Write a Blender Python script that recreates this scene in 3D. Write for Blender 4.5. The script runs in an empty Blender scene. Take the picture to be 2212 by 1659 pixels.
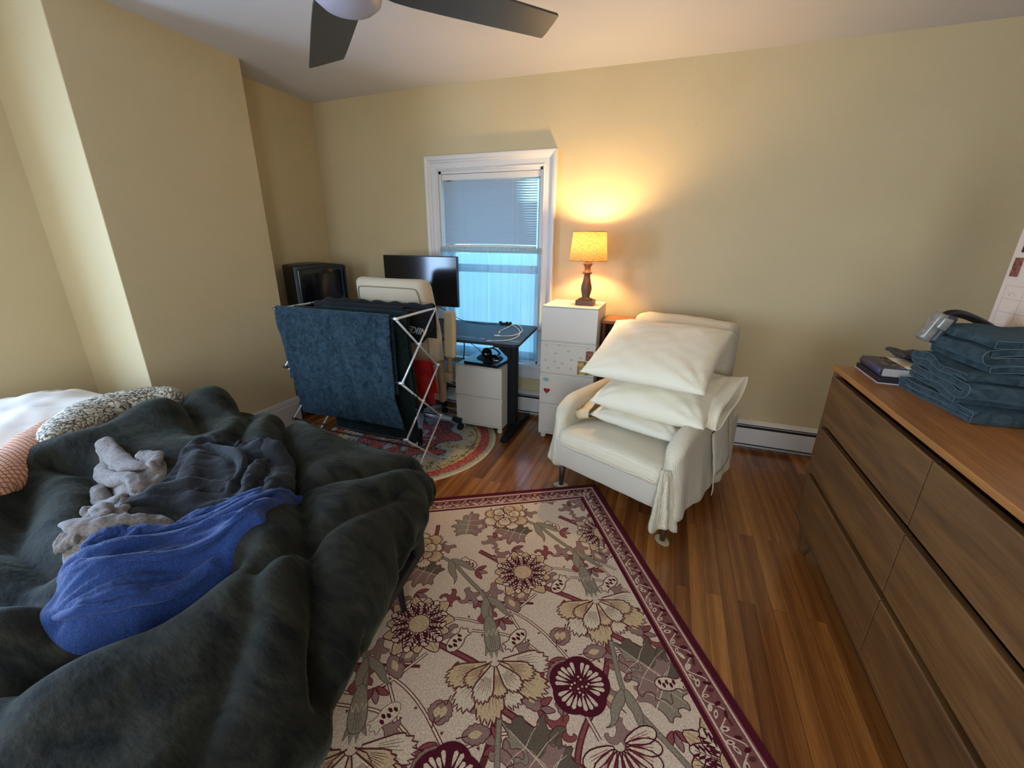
import bpy, math, random
from mathutils import Vector, Matrix, noise
from mathutils.bvhtree import BVHTree
from mathutils.geometry import tessellate_polygon, delaunay_2d_cdt
random.seed(7)
PI = math.pi
scn = bpy.context.scene
col = scn.collection
V3 = Vector

# ------------------------------------------------------------------ materials
MATS = {}
def lin(c):
    return tuple(((x/255)/12.92 if x/255 <= .04045 else ((x/255+.055)/1.055)**2.4) for x in c) + (1,)

def mat(name, rgb, rough=.6, metal=0, spec=.5, var=0, vscale=6, bump=0, bscale=60, sheen=0, stretch=(1,1,1), rgb2=None, emis=None, estr=0, trans=0, coat=0):
    """principled material: two tones mixed by noise, noise bump"""
    if name in MATS: return MATS[name]
    m = bpy.data.materials.new(name); m.use_nodes = True; nt = m.node_tree; N = nt.nodes; L = nt.links
    b = N['Principled BSDF']; c = lin(rgb)
    b.inputs['Base Color'].default_value = c; b.inputs['Roughness'].default_value = rough
    b.inputs['Metallic'].default_value = metal; b.inputs['Specular IOR Level'].default_value = spec
    b.inputs['Sheen Weight'].default_value = sheen; b.inputs['Coat Weight'].default_value = coat
    if sheen: b.inputs['Sheen Roughness'].default_value = .4
    b.inputs['Transmission Weight'].default_value = trans
    if emis: b.inputs['Emission Color'].default_value = lin(emis); b.inputs['Emission Strength'].default_value = estr
    tc = N.new('ShaderNodeTexCoord'); mp = N.new('ShaderNodeMapping'); mp.inputs['Scale'].default_value = stretch
    L.new(tc.outputs['Object'], mp.inputs['Vector'])
    if var or rgb2:
        n = N.new('ShaderNodeTexNoise'); n.inputs['Scale'].default_value = vscale; n.inputs['Detail'].default_value = 6
        L.new(mp.outputs['Vector'], n.inputs['Vector'])
        r = N.new('ShaderNodeValToRGB')
        c2 = lin(rgb2) if rgb2 else tuple(min(1, x*(1+var)) for x in c[:3])+(1,)
        c1 = c if rgb2 else tuple(x*(1-var) for x in c[:3])+(1,)
        r.color_ramp.elements[0].position = .35; r.color_ramp.elements[1].position = .65
        r.color_ramp.elements[0].color = c1; r.color_ramp.elements[1].color = c2
        L.new(n.outputs['Fac'], r.inputs['Fac']); L.new(r.outputs['Color'], b.inputs['Base Color'])
    if bump:
        n2 = N.new('ShaderNodeTexNoise'); n2.inputs['Scale'].default_value = bscale; n2.inputs['Detail'].default_value = 4
        L.new(mp.outputs['Vector'], n2.inputs['Vector'])
        bp = N.new('ShaderNodeBump'); bp.inputs['Strength'].default_value = bump; bp.inputs['Distance'].default_value = .01
        L.new(n2.outputs['Fac'], bp.inputs['Height']); L.new(bp.outputs['Normal'], b.inputs['Normal'])
    MATS[name] = m; return m

def nodes(name):
    m = bpy.data.materials.new(name); m.use_nodes = True
    MATS[name] = m
    return m, m.node_tree.nodes, m.node_tree.links, m.node_tree.nodes['Principled BSDF']

def ramp(N, pts):
    r = N.new('ShaderNodeValToRGB'); e = r.color_ramp.elements
    e[0].position, e[0].color = pts[0][0], lin(pts[0][1]); e[1].position, e[1].color = pts[-1][0], lin(pts[-1][1])
    for p, c in pts[1:-1]:
        x = e.new(p); x.color = lin(c)
    return r

def wood_floor():
    m, N, L, b = nodes('oak_floor')
    tc = N.new('ShaderNodeTexCoord'); mp = N.new('ShaderNodeMapping')
    mp.inputs['Rotation'].default_value = (0, 0, PI/2); mp.inputs['Location'].default_value = (.35, .012, 0)
    L.new(tc.outputs['Object'], mp.inputs['Vector'])
    def brick(c1, c2, c3, off=.37):
        k = N.new('ShaderNodeTexBrick'); k.offset = off; k.offset_frequency = 2; k.squash = 1
        k.inputs['Color1'].default_value = c1; k.inputs['Color2'].default_value = c2; k.inputs['Mortar'].default_value = c3
        k.inputs['Scale'].default_value = 1; k.inputs['Mortar Size'].default_value = .0007; k.inputs['Mortar Smooth'].default_value = .3
        k.inputs['Bias'].default_value = 0; k.inputs['Brick Width'].default_value = 1.35; k.inputs['Row Height'].default_value = .0665
        L.new(mp.outputs['Vector'], k.inputs['Vector']); return k
    k = brick((0, 0, 0, 1), (1, 1, 1, 1), (.5, .5, .5, 1))
    r = ramp(N, [(0, (122, 70, 32)), (.3, (148, 90, 42)), (.62, (160, 101, 48)), (1, (190, 126, 62))])
    L.new(k.outputs['Color'], r.inputs['Fac'])
    # grain: stretched along the boards, shifted per board
    sep = N.new('ShaderNodeVectorMath'); sep.operation = 'MULTIPLY_ADD'
    sep.inputs[1].default_value = (7, 13, 5)
    L.new(k.outputs['Color'], sep.inputs[0]); L.new(mp.outputs['Vector'], sep.inputs[2])
    m2 = N.new('ShaderNodeMapping'); m2.inputs['Scale'].default_value = (.9, 9, 1); L.new(sep.outputs[0], m2.inputs['Vector'])
    w = N.new('ShaderNodeTexWave'); w.wave_type = 'BANDS'; w.bands_direction = 'Y'; w.inputs['Scale'].default_value = .5
    w.inputs['Distortion'].default_value = 6; w.inputs['Detail'].default_value = 3; w.inputs['Detail Scale'].default_value = .45
    L.new(m2.outputs['Vector'], w.inputs['Vector'])
    m3 = N.new('ShaderNodeMapping'); m3.inputs['Scale'].default_value = (9, 240, 1); L.new(sep.outputs[0], m3.inputs['Vector'])
    n = N.new('ShaderNodeTexNoise'); n.inputs['Scale'].default_value = 1; n.inputs['Detail'].default_value = 5
    L.new(m3.outputs['Vector'], n.inputs['Vector'])
    rr = ramp(N, [(0, (205, 190, 176)), (.5, (240, 236, 232)), (1, (255, 255, 255))]); L.new(w.outputs['Fac'], rr.inputs['Fac'])
    rn = ramp(N, [(.3, (196, 186, 176)), (.65, (255, 255, 255))]); L.new(n.outputs['Fac'], rn.inputs['Fac'])
    x1 = N.new('ShaderNodeMix'); x1.data_type = 'RGBA'; x1.blend_type = 'MULTIPLY'; x1.inputs[0].default_value = .8
    L.new(r.outputs['Color'], x1.inputs[6]); L.new(rr.outputs['Color'], x1.inputs[7])
    x2 = N.new('ShaderNodeMix'); x2.data_type = 'RGBA'; x2.blend_type = 'MULTIPLY'; x2.inputs[0].default_value = .7
    L.new(x1.outputs[2], x2.inputs[6]); L.new(rn.outputs['Color'], x2.inputs[7])
    x3 = N.new('ShaderNodeMix'); x3.data_type = 'RGBA'; x3.inputs[7].default_value = lin((48, 26, 12))
    L.new(k.outputs['Fac'], x3.inputs[0]); L.new(x2.outputs[2], x3.inputs[6])
    L.new(x3.outputs[2], b.inputs['Base Color'])
    b.inputs['Roughness'].default_value = .27; b.inputs['Coat Weight'].default_value = .25; b.inputs['Coat Roughness'].default_value = .12
    n4 = N.new('ShaderNodeTexNoise'); n4.inputs['Scale'].default_value = 14; L.new(mp.outputs['Vector'], n4.inputs['Vector'])
    bp = N.new('ShaderNodeBump'); bp.inputs['Strength'].default_value = .12; bp.inputs['Distance'].default_value = .01
    L.new(n4.outputs['Fac'], bp.inputs['Height']); L.new(bp.outputs['Normal'], b.inputs['Normal'])
    return m

def wood(name, c1, c2, axis=1, rough=.45, scale=1.0, coat=0):
    m, N, L, b = nodes(name)
    tc = N.new('ShaderNodeTexCoord'); mp = N.new('ShaderNodeMapping')
    s = [14*scale]*3; s[axis] = 1.3*scale; mp.inputs['Scale'].default_value = s
    L.new(tc.outputs['Object'], mp.inputs['Vector'])
    n = N.new('ShaderNodeTexNoise'); n.inputs['Scale'].default_value = 1; n.inputs['Detail'].default_value = 8; n.inputs['Distortion'].default_value = .6
    L.new(mp.outputs['Vector'], n.inputs['Vector'])
    r = ramp(N, [(.3, c1), (.7, c2)]); L.new(n.outputs['Fac'], r.inputs['Fac'])
    m2 = N.new('ShaderNodeMapping'); s2 = [120*scale]*3; s2[axis] = 6*scale; m2.inputs['Scale'].default_value = s2
    L.new(tc.outputs['Object'], m2.inputs['Vector'])
    n2 = N.new('ShaderNodeTexNoise'); n2.inputs['Scale'].default_value = 1; n2.inputs['Detail'].default_value = 3; L.new(m2.outputs['Vector'], n2.inputs['Vector'])
    r2 = ramp(N, [(.3, (200, 195, 190)), (.6, (255, 255, 255))]); L.new(n2.outputs['Fac'], r2.inputs['Fac'])
    x = N.new('ShaderNodeMix'); x.data_type = 'RGBA'; x.blend_type = 'MULTIPLY'; x.inputs[0].default_value = .7
    L.new(r.outputs['Color'], x.inputs[6]); L.new(r2.outputs['Color'], x.inputs[7]); L.new(x.outputs[2], b.inputs['Base Color'])
    b.inputs['Roughness'].default_value = rough; b.inputs['Coat Weight'].default_value = coat
    return m

def cell_fabric(name, c1, c2, scale, kind='voronoi', bump=.4, rough=.9):
    m, N, L, b = nodes(name)
    tc = N.new('ShaderNodeTexCoord')
    if kind == 'voronoi':
        t = N.new('ShaderNodeTexVoronoi'); t.feature = 'DISTANCE_TO_EDGE'; t.inputs['Scale'].default_value = scale
        out = t.outputs['Distance']; r = ramp(N, [(.02, c1), (.16, c2)])
        w = N.new('ShaderNodeTexNoise'); w.inputs['Scale'].default_value = scale*.6
        ad = N.new('ShaderNodeMix'); ad.data_type = 'RGBA'; ad.inputs[0].default_value = .12
        L.new(tc.outputs['Object'], w.inputs['Vector']); L.new(tc.outputs['Object'], ad.inputs[6]); L.new(w.outputs['Color'], ad.inputs[7])
        L.new(ad.outputs[2], t.inputs['Vector'])
    else:
        t = N.new('ShaderNodeTexBrick'); t.offset = 0; t.inputs['Scale'].default_value = scale; t.inputs['Mortar Size'].default_value = .09
        t.inputs['Mortar Smooth'].default_value = 1; t.inputs['Brick Width'].default_value = .5; t.inputs['Row Height'].default_value = .5
        out = t.outputs['Fac']; r = ramp(N, [(0, c1), (1, c2)]); L.new(tc.outputs['Object'], t.inputs['Vector'])
    L.new(out, r.inputs['Fac']); L.new(r.outputs['Color'], b.inputs['Base Color'])
    bp = N.new('ShaderNodeBump'); bp.inputs['Strength'].default_value = bump; bp.inputs['Distance'].default_value = .006
    L.new(out, bp.inputs['Height']); L.new(bp.outputs['Normal'], b.inputs['Normal'])
    b.inputs['Roughness'].default_value = rough
    return m

def ribbed(name, rgb, axis, freq=150, rough=.9, depth=.5):
    m, N, L, b = nodes(name); b.inputs['Base Color'].default_value = lin(rgb); b.inputs['Roughness'].default_value = rough
    b.inputs['Sheen Weight'].default_value = .2
    tc = N.new('ShaderNodeTexCoord'); w = N.new('ShaderNodeTexWave'); w.bands_direction = axis; w.inputs['Scale'].default_value = freq/6.28*2
    w.inputs['Distortion'].default_value = .5; w.inputs['Detail'].default_value = 1
    n = N.new('ShaderNodeTexNoise'); n.inputs['Scale'].default_value = 200
    L.new(tc.outputs['Object'], w.inputs['Vector']); L.new(tc.outputs['Object'], n.inputs['Vector'])
    a = N.new('ShaderNodeMath'); a.operation = 'MULTIPLY_ADD'; a.inputs[1].default_value = .6
    L.new(n.outputs['Fac'], a.inputs[0]); L.new(w.outputs['Fac'], a.inputs[2])
    bp = N.new('ShaderNodeBump'); bp.inputs['Strength'].default_value = depth; bp.inputs['Distance'].default_value = .003
    L.new(a.outputs[0], bp.inputs['Height']); L.new(bp.outputs['Normal'], b.inputs['Normal'])
    return m

def velvet(name, c1, c2, scale=5, bump=.35):
    m, N, L, b = nodes(name)
    tc = N.new('ShaderNodeTexCoord'); mp = N.new('ShaderNodeMapping'); mp.inputs['Scale'].default_value = (1, 2.2, 1); mp.inputs['Rotation'].default_value = (0, 0, .6)
    L.new(tc.outputs['Object'], mp.inputs['Vector'])
    n = N.new('ShaderNodeTexNoise'); n.inputs['Scale'].default_value = scale; n.inputs['Detail'].default_value = 7; n.inputs['Distortion'].default_value = 1.5; n.inputs['Roughness'].default_value = .62
    L.new(mp.outputs['Vector'], n.inputs['Vector'])
    r = ramp(N, [(.36, c1), (.66, c2)]); L.new(n.outputs['Fac'], r.inputs['Fac']); L.new(r.outputs['Color'], b.inputs['Base Color'])
    b.inputs['Roughness'].default_value = .85; b.inputs['Sheen Weight'].default_value = .35; b.inputs['Sheen Roughness'].default_value = .35
    b.inputs['Sheen Tint'].default_value = lin((148, 152, 132)); b.inputs['Specular IOR Level'].default_value = .15
    n2 = N.new('ShaderNodeTexNoise'); n2.inputs['Scale'].default_value = 35; n2.inputs['Detail'].default_value = 6; L.new(mp.outputs['Vector'], n2.inputs['Vector'])
    bp = N.new('ShaderNodeBump'); bp.inputs['Strength'].default_value = bump; bp.inputs['Distance'].default_value = .012
    L.new(n2.outputs['Fac'], bp.inputs['Height']); L.new(bp.outputs['Normal'], b.inputs['Normal'])
    return m

def sheer(name, rgb, transp, transl=.5):
    m, N, L, b = nodes(name); b.inputs['Base Color'].default_value = lin(rgb); b.inputs['Roughness'].default_value = .9
    t = N.new('ShaderNodeBsdfTranslucent'); t.inputs['Color'].default_value = lin(rgb)
    x = N.new('ShaderNodeMixShader'); x.inputs[0].default_value = transl; L.new(b.outputs[0], x.inputs[1]); L.new(t.outputs[0], x.inputs[2])
    tr = N.new('ShaderNodeBsdfTransparent'); y = N.new('ShaderNodeMixShader'); y.inputs[0].default_value = transp
    if transp:
        L.new(x.outputs[0], y.inputs[1]); L.new(tr.outputs[0], y.inputs[2]); L.new(y.outputs[0], N['Material Output'].inputs['Surface'])
    else: L.new(x.outputs[0], N['Material Output'].inputs['Surface'])
    return m

def glass():
    m, N, L, b = nodes('window_glass')
    tr = N.new('ShaderNodeBsdfTransparent'); g = N.new('ShaderNodeBsdfGlossy'); g.inputs['Roughness'].default_value = .02
    x = N.new('ShaderNodeMixShader'); x.inputs[0].default_value = .06
    L.new(tr.outputs[0], x.inputs[1]); L.new(g.outputs[0], x.inputs[2]); L.new(x.outputs[0], N['Material Output'].inputs['Surface'])
    return m

# ------------------------------------------------------------------ mesh builder
class MB:
    def __init__(s): s.v = []; s.f = []; s.m = []; s.mi = 0
    def add(s, vs, fs):
        o = len(s.v); s.v += [tuple(p) for p in vs]; s.f += [tuple(i+o for i in f) for f in fs]; s.m += [s.mi]*len(fs); return s
    def box(s, x0, x1, y0, y1, z0, z1):
        return s.add([(x, y, z) for x in (x0, x1) for y in (y0, y1) for z in (z0, z1)],
                     [(0, 1, 3, 2), (4, 6, 7, 5), (0, 4, 5, 1), (2, 3, 7, 6), (0, 2, 6, 4), (1, 5, 7, 3)])
    def rbox(s, x0, x1, y0, y1, z0, z1, r=.02, step=.03, fn=None):
        """box with rounded edges on a fine grid, optional deform fn(p)->p"""
        lo = V3((x0, y0, z0)); hi = V3((x1, y1, z1)); sz = hi-lo
        r = min(r, *(x/2.001 for x in sz))
        def ticks(i):
            n = max(1, int(round((sz[i]-2*r)/step))); k = max(2, int(r/step)+1) if r > .004 else 1
            a = [lo[i]+r*(j/k) for j in range(k)] + [lo[i]+r+(sz[i]-2*r)*j/n for j in range(n+1)] + [hi[i]-r+r*(j+1)/k for j in range(k)]
            return a
        T = [ticks(i) for i in range(3)]; idx = {}; vs = []; fs = []
        def vid(a, b, c):
            key = (a, b, c)
            if key not in idx:
                p = V3((T[0][a], T[1][b], T[2][c]))
                q = V3([min(max(p[i], lo[i]+r), hi[i]-r) for i in range(3)])
                d = p-q; L_ = d.length
                if L_ > 1e-9:
                    # cube-to-sphere on the corner zone
                    mx = max(abs(d[0]), abs(d[1]), abs(d[2])); d = d*(mx/L_)
                p = q+d
                if fn: p = fn(p)
                idx[key] = len(vs); vs.append(p)
            return idx[key]
        n = [len(t)-1 for t in T]
        for (a, b, c) in ((0, 1, 2), (1, 2, 0), (2, 0, 1)):
            for side in (0, n[a]):
                for i in range(n[b]):
                    for j in range(n[c]):
                        def k(ii, jj):
                            q = [0, 0, 0]; q[a] = side; q[b] = ii; q[c] = jj; return vid(*q)
                        f = (k(i, j), k(i+1, j), k(i+1, j+1), k(i, j+1))
                        fs.append(f if side else f[::-1])
        return s.add(vs, fs)
    def tube(s, pts, r, n=8, cap=True, taper=None):
        pts = [V3(p) for p in pts]; vs = []; fs = []
        t0 = (pts[1]-pts[0]).normalized(); up = V3((0, 0, 1)) if abs(t0.z) < .9 else V3((1, 0, 0)); a = t0.cross(up).normalized()
        for i, p in enumerate(pts):
            t = ((pts[min(i+1, len(pts)-1)]-pts[max(i-1, 0)])).normalized()
            a = (a-t*a.dot(t)).normalized(); b = t.cross(a)
            rr = r if taper is None else r*taper[i]
            for j in range(n):
                w = 2*PI*j/n; vs.append(p+(a*math.cos(w)+b*math.sin(w))*rr)
        for i in range(len(pts)-1):
            for j in range(n):
                fs.append((i*n+j, i*n+(j+1) % n, (i+1)*n+(j+1) % n, (i+1)*n+j))
        if cap: fs.append(tuple(range(n))[::-1]); fs.append(tuple((len(pts)-1)*n+j for j in range(n)))
        return s.add(vs, fs)
    def lathe(s, prof, c=(0, 0, 0), n=32, cap=True):
        vs = []; fs = []; m = len(prof)
        for (r, z) in prof:
            for j in range(n):
                w = 2*PI*j/n; vs.append((c[0]+r*math.cos(w), c[1]+r*math.sin(w), c[2]+z))
        for i in range(m-1):
            for j in range(n):
                fs.append((i*n+j, i*n+(j+1) % n, (i+1)*n+(j+1) % n, (i+1)*n+j))
        if cap: fs.append(tuple(range(n))[::-1]); fs.append(tuple((m-1)*n+j for j in range(n)))
        return s.add(vs, fs)
    def grid(s, fn, nu, nv):
        vs = [fn(i/nu, j/nv) for i in range(nu+1) for j in range(nv+1)]
        return s.add(vs, [(i*(nv+1)+j, (i+1)*(nv+1)+j, (i+1)*(nv+1)+j+1, i*(nv+1)+j+1) for i in range(nu) for j in range(nv)])
    def prism(s, poly, z0, z1):
        n = len(poly); tri = tessellate_polygon([[V3((p[0], p[1], 0)) for p in poly]])
        vs = [(p[0], p[1], z0) for p in poly]+[(p[0], p[1], z1) for p in poly]
        area = sum(poly[i][0]*poly[(i+1) % n][1]-poly[(i+1) % n][0]*poly[i][1] for i in range(n))
        fs = []
        for t in tri:
            a, b, c = t
            ar = (poly[b][0]-poly[a][0])*(poly[c][1]-poly[a][1])-(poly[c][0]-poly[a][0])*(poly[b][1]-poly[a][1])
            if ar < 0: a, b, c = a, c, b
            fs.append((a+n, b+n, c+n)); fs.append((c, b, a))
        for i in range(n):
            j = (i+1) % n
            fs.append((i, j, j+n, i+n) if area > 0 else (j, i, i+n, j+n))
        return s.add(vs, fs)
    def xf(s, M, start=0):
        for i in range(start, len(s.v)): s.v[i] = tuple(M @ V3(s.v[i]))
        return s
    def build(s, name, m, parent=None, smooth=False, world=True, mods=(), label=None):
        me = bpy.data.meshes.new(name)
        vs = s.v
        if parent is not None and world:
            M = wmat(parent).inverted(); vs = [tuple(M @ V3(p)) for p in vs]
        me.from_pydata(vs, [], s.f)
        ms = m if isinstance(m, (list, tuple)) else [m]
        for x in ms: me.materials.append(x)
        if len(ms) > 1: me.polygons.foreach_set('material_index', s.m)
        if smooth: me.polygons.foreach_set('use_smooth', [True]*len(me.polygons))
        me.update()
        o = bpy.data.objects.new(name, me); col.objects.link(o)
        if parent is not None: o.parent = parent
        for k, a in mods:
            md = o.modifiers.new(k.lower(), k)
            for q, w in a.items(): setattr(md, q, w)
        if label: o['label'] = label
        return o

def wmat(o):
    M = Matrix.LocRotScale(o.location, o.rotation_euler, o.scale)
    return wmat(o.parent) @ M if o.parent else M
BEV = lambda w=.003, n=2: ('BEVEL', dict(width=w, segments=n, limit_method='ANGLE', angle_limit=.6))
def tag(o, label, cat, group=None):
    o['label'] = label; o['category'] = cat
    if group: o['group'] = group
    return o
def thing(name, label, cat, loc=(0, 0, 0), rz=0, group=None):
    o = bpy.data.objects.new(name, None); o.empty_display_size = .1; col.objects.link(o)
    o.location = loc; o.rotation_euler = (0, 0, rz); return tag(o, label, cat, group)
def struct(name, mb, m, parent=None, **k):
    o = mb.build(name, m, parent, **k)
    if parent is None: o['kind'] = 'structure'
    return o
def fbm(p, oct=4, H=1.0):
    a = 0; s = 1; q = V3(p)
    for i in range(oct): a += noise.noise(q)*s; q = q*2.03+V3((3.1, 1.7, .9)); s *= .5*H
    return a
def dseg(p, a, b):
    ax, ay = a; bx, by = b; dx, dy = bx-ax, by-ay; l = dx*dx+dy*dy
    t = 0 if l == 0 else max(0, min(1, ((p[0]-ax)*dx+(p[1]-ay)*dy)/l))
    return math.hypot(p[0]-ax-t*dx, p[1]-ay-t*dy)
def dpoly(p, pl, closed=False):
    n = len(pl); return min(dseg(p, pl[i], pl[(i+1) % n]) for i in range(n if closed else n-1))
def inside(p, pl):
    c = False; n = len(pl); j = n-1
    for i in range(n):
        if (pl[i][1] > p[1]) != (pl[j][1] > p[1]) and p[0] < (pl[j][0]-pl[i][0])*(p[1]-pl[i][1])/(pl[j][1]-pl[i][1])+pl[i][0]: c = not c
        j = i
    return c
def smoothpoly(pl, closed=True, it=2):
    for _ in range(it):
        q = []; n = len(pl)
        if not closed: q.append(pl[0])
        for i in range(n if closed else n-1):
            a = pl[i]; b = pl[(i+1) % n]
            q.append(tuple(a[k]*.75+b[k]*.25 for k in range(len(a)))); q.append(tuple(a[k]*.25+b[k]*.75 for k in range(len(a))))
        if not closed: q.append(pl[-1])
        pl = q
    return pl
def text_mesh(body, size, M, name, m, parent, bold=0.0, shear=0):
    cu = bpy.data.curves.new(name, 'FONT'); cu.body = body; cu.size = size; cu.offset = bold; cu.extrude = .0004; cu.align_x = 'CENTER'; cu.align_y = 'CENTER'; cu.shear = shear; cu.resolution_u = 2
    t = bpy.data.objects.new('t', cu); col.objects.link(t); bpy.context.view_layer.update()
    me = bpy.data.meshes.new_from_object(t.evaluated_get(bpy.context.evaluated_depsgraph_get())); bpy.data.objects.remove(t)
    me.name = name; P = wmat(parent).inverted() @ M; me.transform(P); me.materials.clear(); me.materials.append(m)
    o = bpy.data.objects.new(name, me); col.objects.link(o); o.parent = parent; return o

# palette
WALL = mat('beige_wall_paint', (204, 183, 141), .75, var=.03, vscale=1.5, bump=.12, bscale=120)
CEIL = mat('ceiling_paint', (208, 204, 202), .85, var=.02, vscale=1.2, bump=.08, bscale=90)
TRIM = mat('white_trim_paint', (214, 208, 202), .4, bump=.03, bscale=40)
WHITE_LAM = mat('white_laminate', (216, 208, 196), .4)
METAL = mat('brushed_steel', (226, 230, 236), .3, .55)
BLACKP = mat('black_plastic', (14, 14, 16), .45)
BLACKR = mat('black_rubber', (12, 12, 12), .8)
GREYFRAME = mat('dark_steel_frame', (46, 44, 46), .5, .5)
# ------------------------------------------------------------------ room
XL, XC, XA, XR = -3.43, -2.85, -3.13, 2.05
YB, YF, Y0, Y1, H = 3.376, -1.5, 1.47, 2.47, 2.62
floor = struct('floor', MB().box(XL-.1, XR+.1, YF-.1, YB+.1, -.06, 0), wood_floor())
def ceil_fn(u, v):
    x = XL-.1+(XR-XL+.2)*u; y = YF-.1+(YB-YF+.2)*v
    return (x, y, H-.012*math.sin(x*1.1+.6)+.008*noise.noise(V3((x*.8, y*.8, 0))))
cm = MB().grid(lambda u, v: ceil_fn(u, 1-v), 40, 40); cm.box(XL-.1, XR+.1, YF-.1, YB+.1, H+.04, H+.1)
struct('ceiling', cm, CEIL, smooth=True)
# back wall with a window opening
wx0, wx1, wz0, wz1 = -1.90, -1.0, .50, 2.03
b = MB()
for a in ((XL-.1, wx0, 0, H+.05), (wx1, XR+.1, 0, H+.05), (wx0, wx1, 0, wz0), (wx0, wx1, wz1, H+.05)): b.box(a[0], a[1], YB, YB+.16, a[2], a[3])
struct('wall_back', b, WALL)
struct('wall_left_chimney_breast', MB().box(XL-.15, XC, Y0, Y1, 0, H+.05), WALL, mods=[BEV(.004, 2)])
struct('wall_left_alcove', MB().box(XA-.15, XA, Y1, YB, 0, H+.05), WALL)
# near left wall with its own (unseen) window opening
ly0, ly1, lz0, lz1 = -.55, .55, .75, 2.0
b = MB()
for a in ((YF-.1, ly0, 0, H+.05), (ly1, Y0, 0, H+.05), (ly0, ly1, 0, lz0), (ly0, ly1, lz1, H+.05)): b.box(XL-.15, XL, a[0], a[1], a[2], a[3])
struct('wall_left', b, WALL)
struct('wall_right', MB().box(XR, XR+.12, YF-.1, YB, 0, H+.05), WALL)
# unseen wall behind the camera; its two openings are added to let light in
fw = ((-2.3, -1.3), (-.2, .8)); b = MB(); xs = [XL, -2.3, -1.3, -.2, .8, XR]
for i in range(5):
    if i in (1, 3):
        b.box(xs[i], xs[i+1], YF-.15, YF, 0, .55); b.box(xs[i], xs[i+1], YF-.15, YF, 2.05, H+.05)
    else: b.box(xs[i], xs[i+1], YF-.15, YF, 0, H+.05)
struct('wall_front', b, WALL)

def casing(x0, x1, z0, z1, w, y, name, parent):
    """moulded casing around an opening in the back wall: profile swept on 3 mitred sides"""
    prof = [(0, 0), (0, .022), (.012, .03), (.02, .024), (.058, .024), (.064, .032), (.074, .036), (.082, .044), (.1, .05), (w, .05), (w, 0)]
    mb = MB()
    for (ix, iz, ox, oz) in (((x0, z0), (x0, z1), (-1, 0), (-1, 1)), ((x0, z1), (x1, z1), (-1, 1), (1, 1)), ((x1, z1), (x1, z0), (1, 1), (1, 0))):
        vs = []
        for (px, pz), (dx, dz) in ((ix, ox), (iz, oz)):
            for (d, t) in prof: vs.append((px+dx*d, y-t, pz+dz*d))
        n = len(prof); mb.add(vs, [(k, k+1, k+1+n, k+n) for k in range(n-1)])
    return mb.build(name, TRIM, parent)
win = bpy.data.objects.new('window_1', None); win['kind'] = 'structure'; win.location = (-1.455, YB, wz0); col.objects.link(win)
casing(wx0, wx1, wz0-.02, wz1, .108, YB, 'window_casing', win)
MB().box(wx0-.12, wx1+.12, YB-.075, YB+.05, wz0-.045, wz0-.018).build('window_sill', TRIM, win, mods=[BEV(.006)])
a = MB(); a.box(wx0-.1, wx1+.1, YB-.028, YB, wz0-.14, wz0-.045); a.box(wx0-.1, wx1+.1, YB-.04, YB, wz0-.07, wz0-.045); a.box(wx0-.1, wx1+.1, YB-.034, YB, wz0-.15, wz0-.13)
a.build('window_apron', TRIM, win, mods=[BEV(.004)])
a = MB()
for (x0, x1, z0, z1) in ((wx0, wx0+.02, wz0-.02, wz1), (wx1-.02, wx1, wz0-.02, wz1), (wx0, wx1, wz1-.02, wz1), (wx0, wx1, wz0-.02, wz0)): a.box(x0, x1, YB-.005, YB+.155, z0, z1)
a.build('window_jamb', TRIM, win)
zm = 1.26
for (z0, z1, yy) in ((wz0, zm+.02, YB+.06), (zm-.02, wz1-.02, YB+.1)):
    s = MB(); s.box(wx0+.02, wx0+.065, yy, yy+.035, z0, z1); s.box(wx1-.065, wx1-.02, yy, yy+.035, z0, z1)
    s.box(wx0+.02, wx1-.02, yy, yy+.035, z0, z0+.06); s.box(wx0+.02, wx1-.02, yy, yy+.035, z1-.045, z1)
    so = s.build('window_sash', TRIM, win, mods=[BEV(.004)])
    MB().box(wx0+.06, wx1-.06, yy+.015, yy+.019, z0+.05, z1-.04).build('window_pane', glass() if 'window_glass' not in MATS else MATS['window_glass'], so)
# baseboards
def baseboard(name, pts, h=.235):
    mb = MB()
    for (x0, x1, y0, y1, dx, dy) in pts:
        t = .018
        mb.box(x0, x1, y0, y1, 0, h-.045)
        e = .006
        mb.box(x0+(0 if dx <= 0 else 0), x1-(e if dx > 0 else 0), y0+(e if dy < 0 else 0), y1-(e if dy > 0 else 0), h-.045, h-.012)
        mb.box(x0, x1-(.01 if dx > 0 else 0), y0+(.01 if dy < 0 else 0), y1-(.01 if dy > 0 else 0), h-.012, h)
    o = struct(name, mb, TRIM, mods=[BEV(.003)])
baseboard('baseboard_left', [(XC, XC+.02, Y0-.02, Y1+.02, 1, 0), (XL, XC+.02, Y0-.02, Y0, 0, -1), (XA, XC+.02, Y1, Y1+.02, 0, 1)])
baseboard('baseboard_alcove', [(XA, XA+.02, Y1+.02, YB-.07, 1, 0)])
baseboard('baseboard_right', [(XR-.02, XR, YF, YB-.07, 0, 0)])
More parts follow.
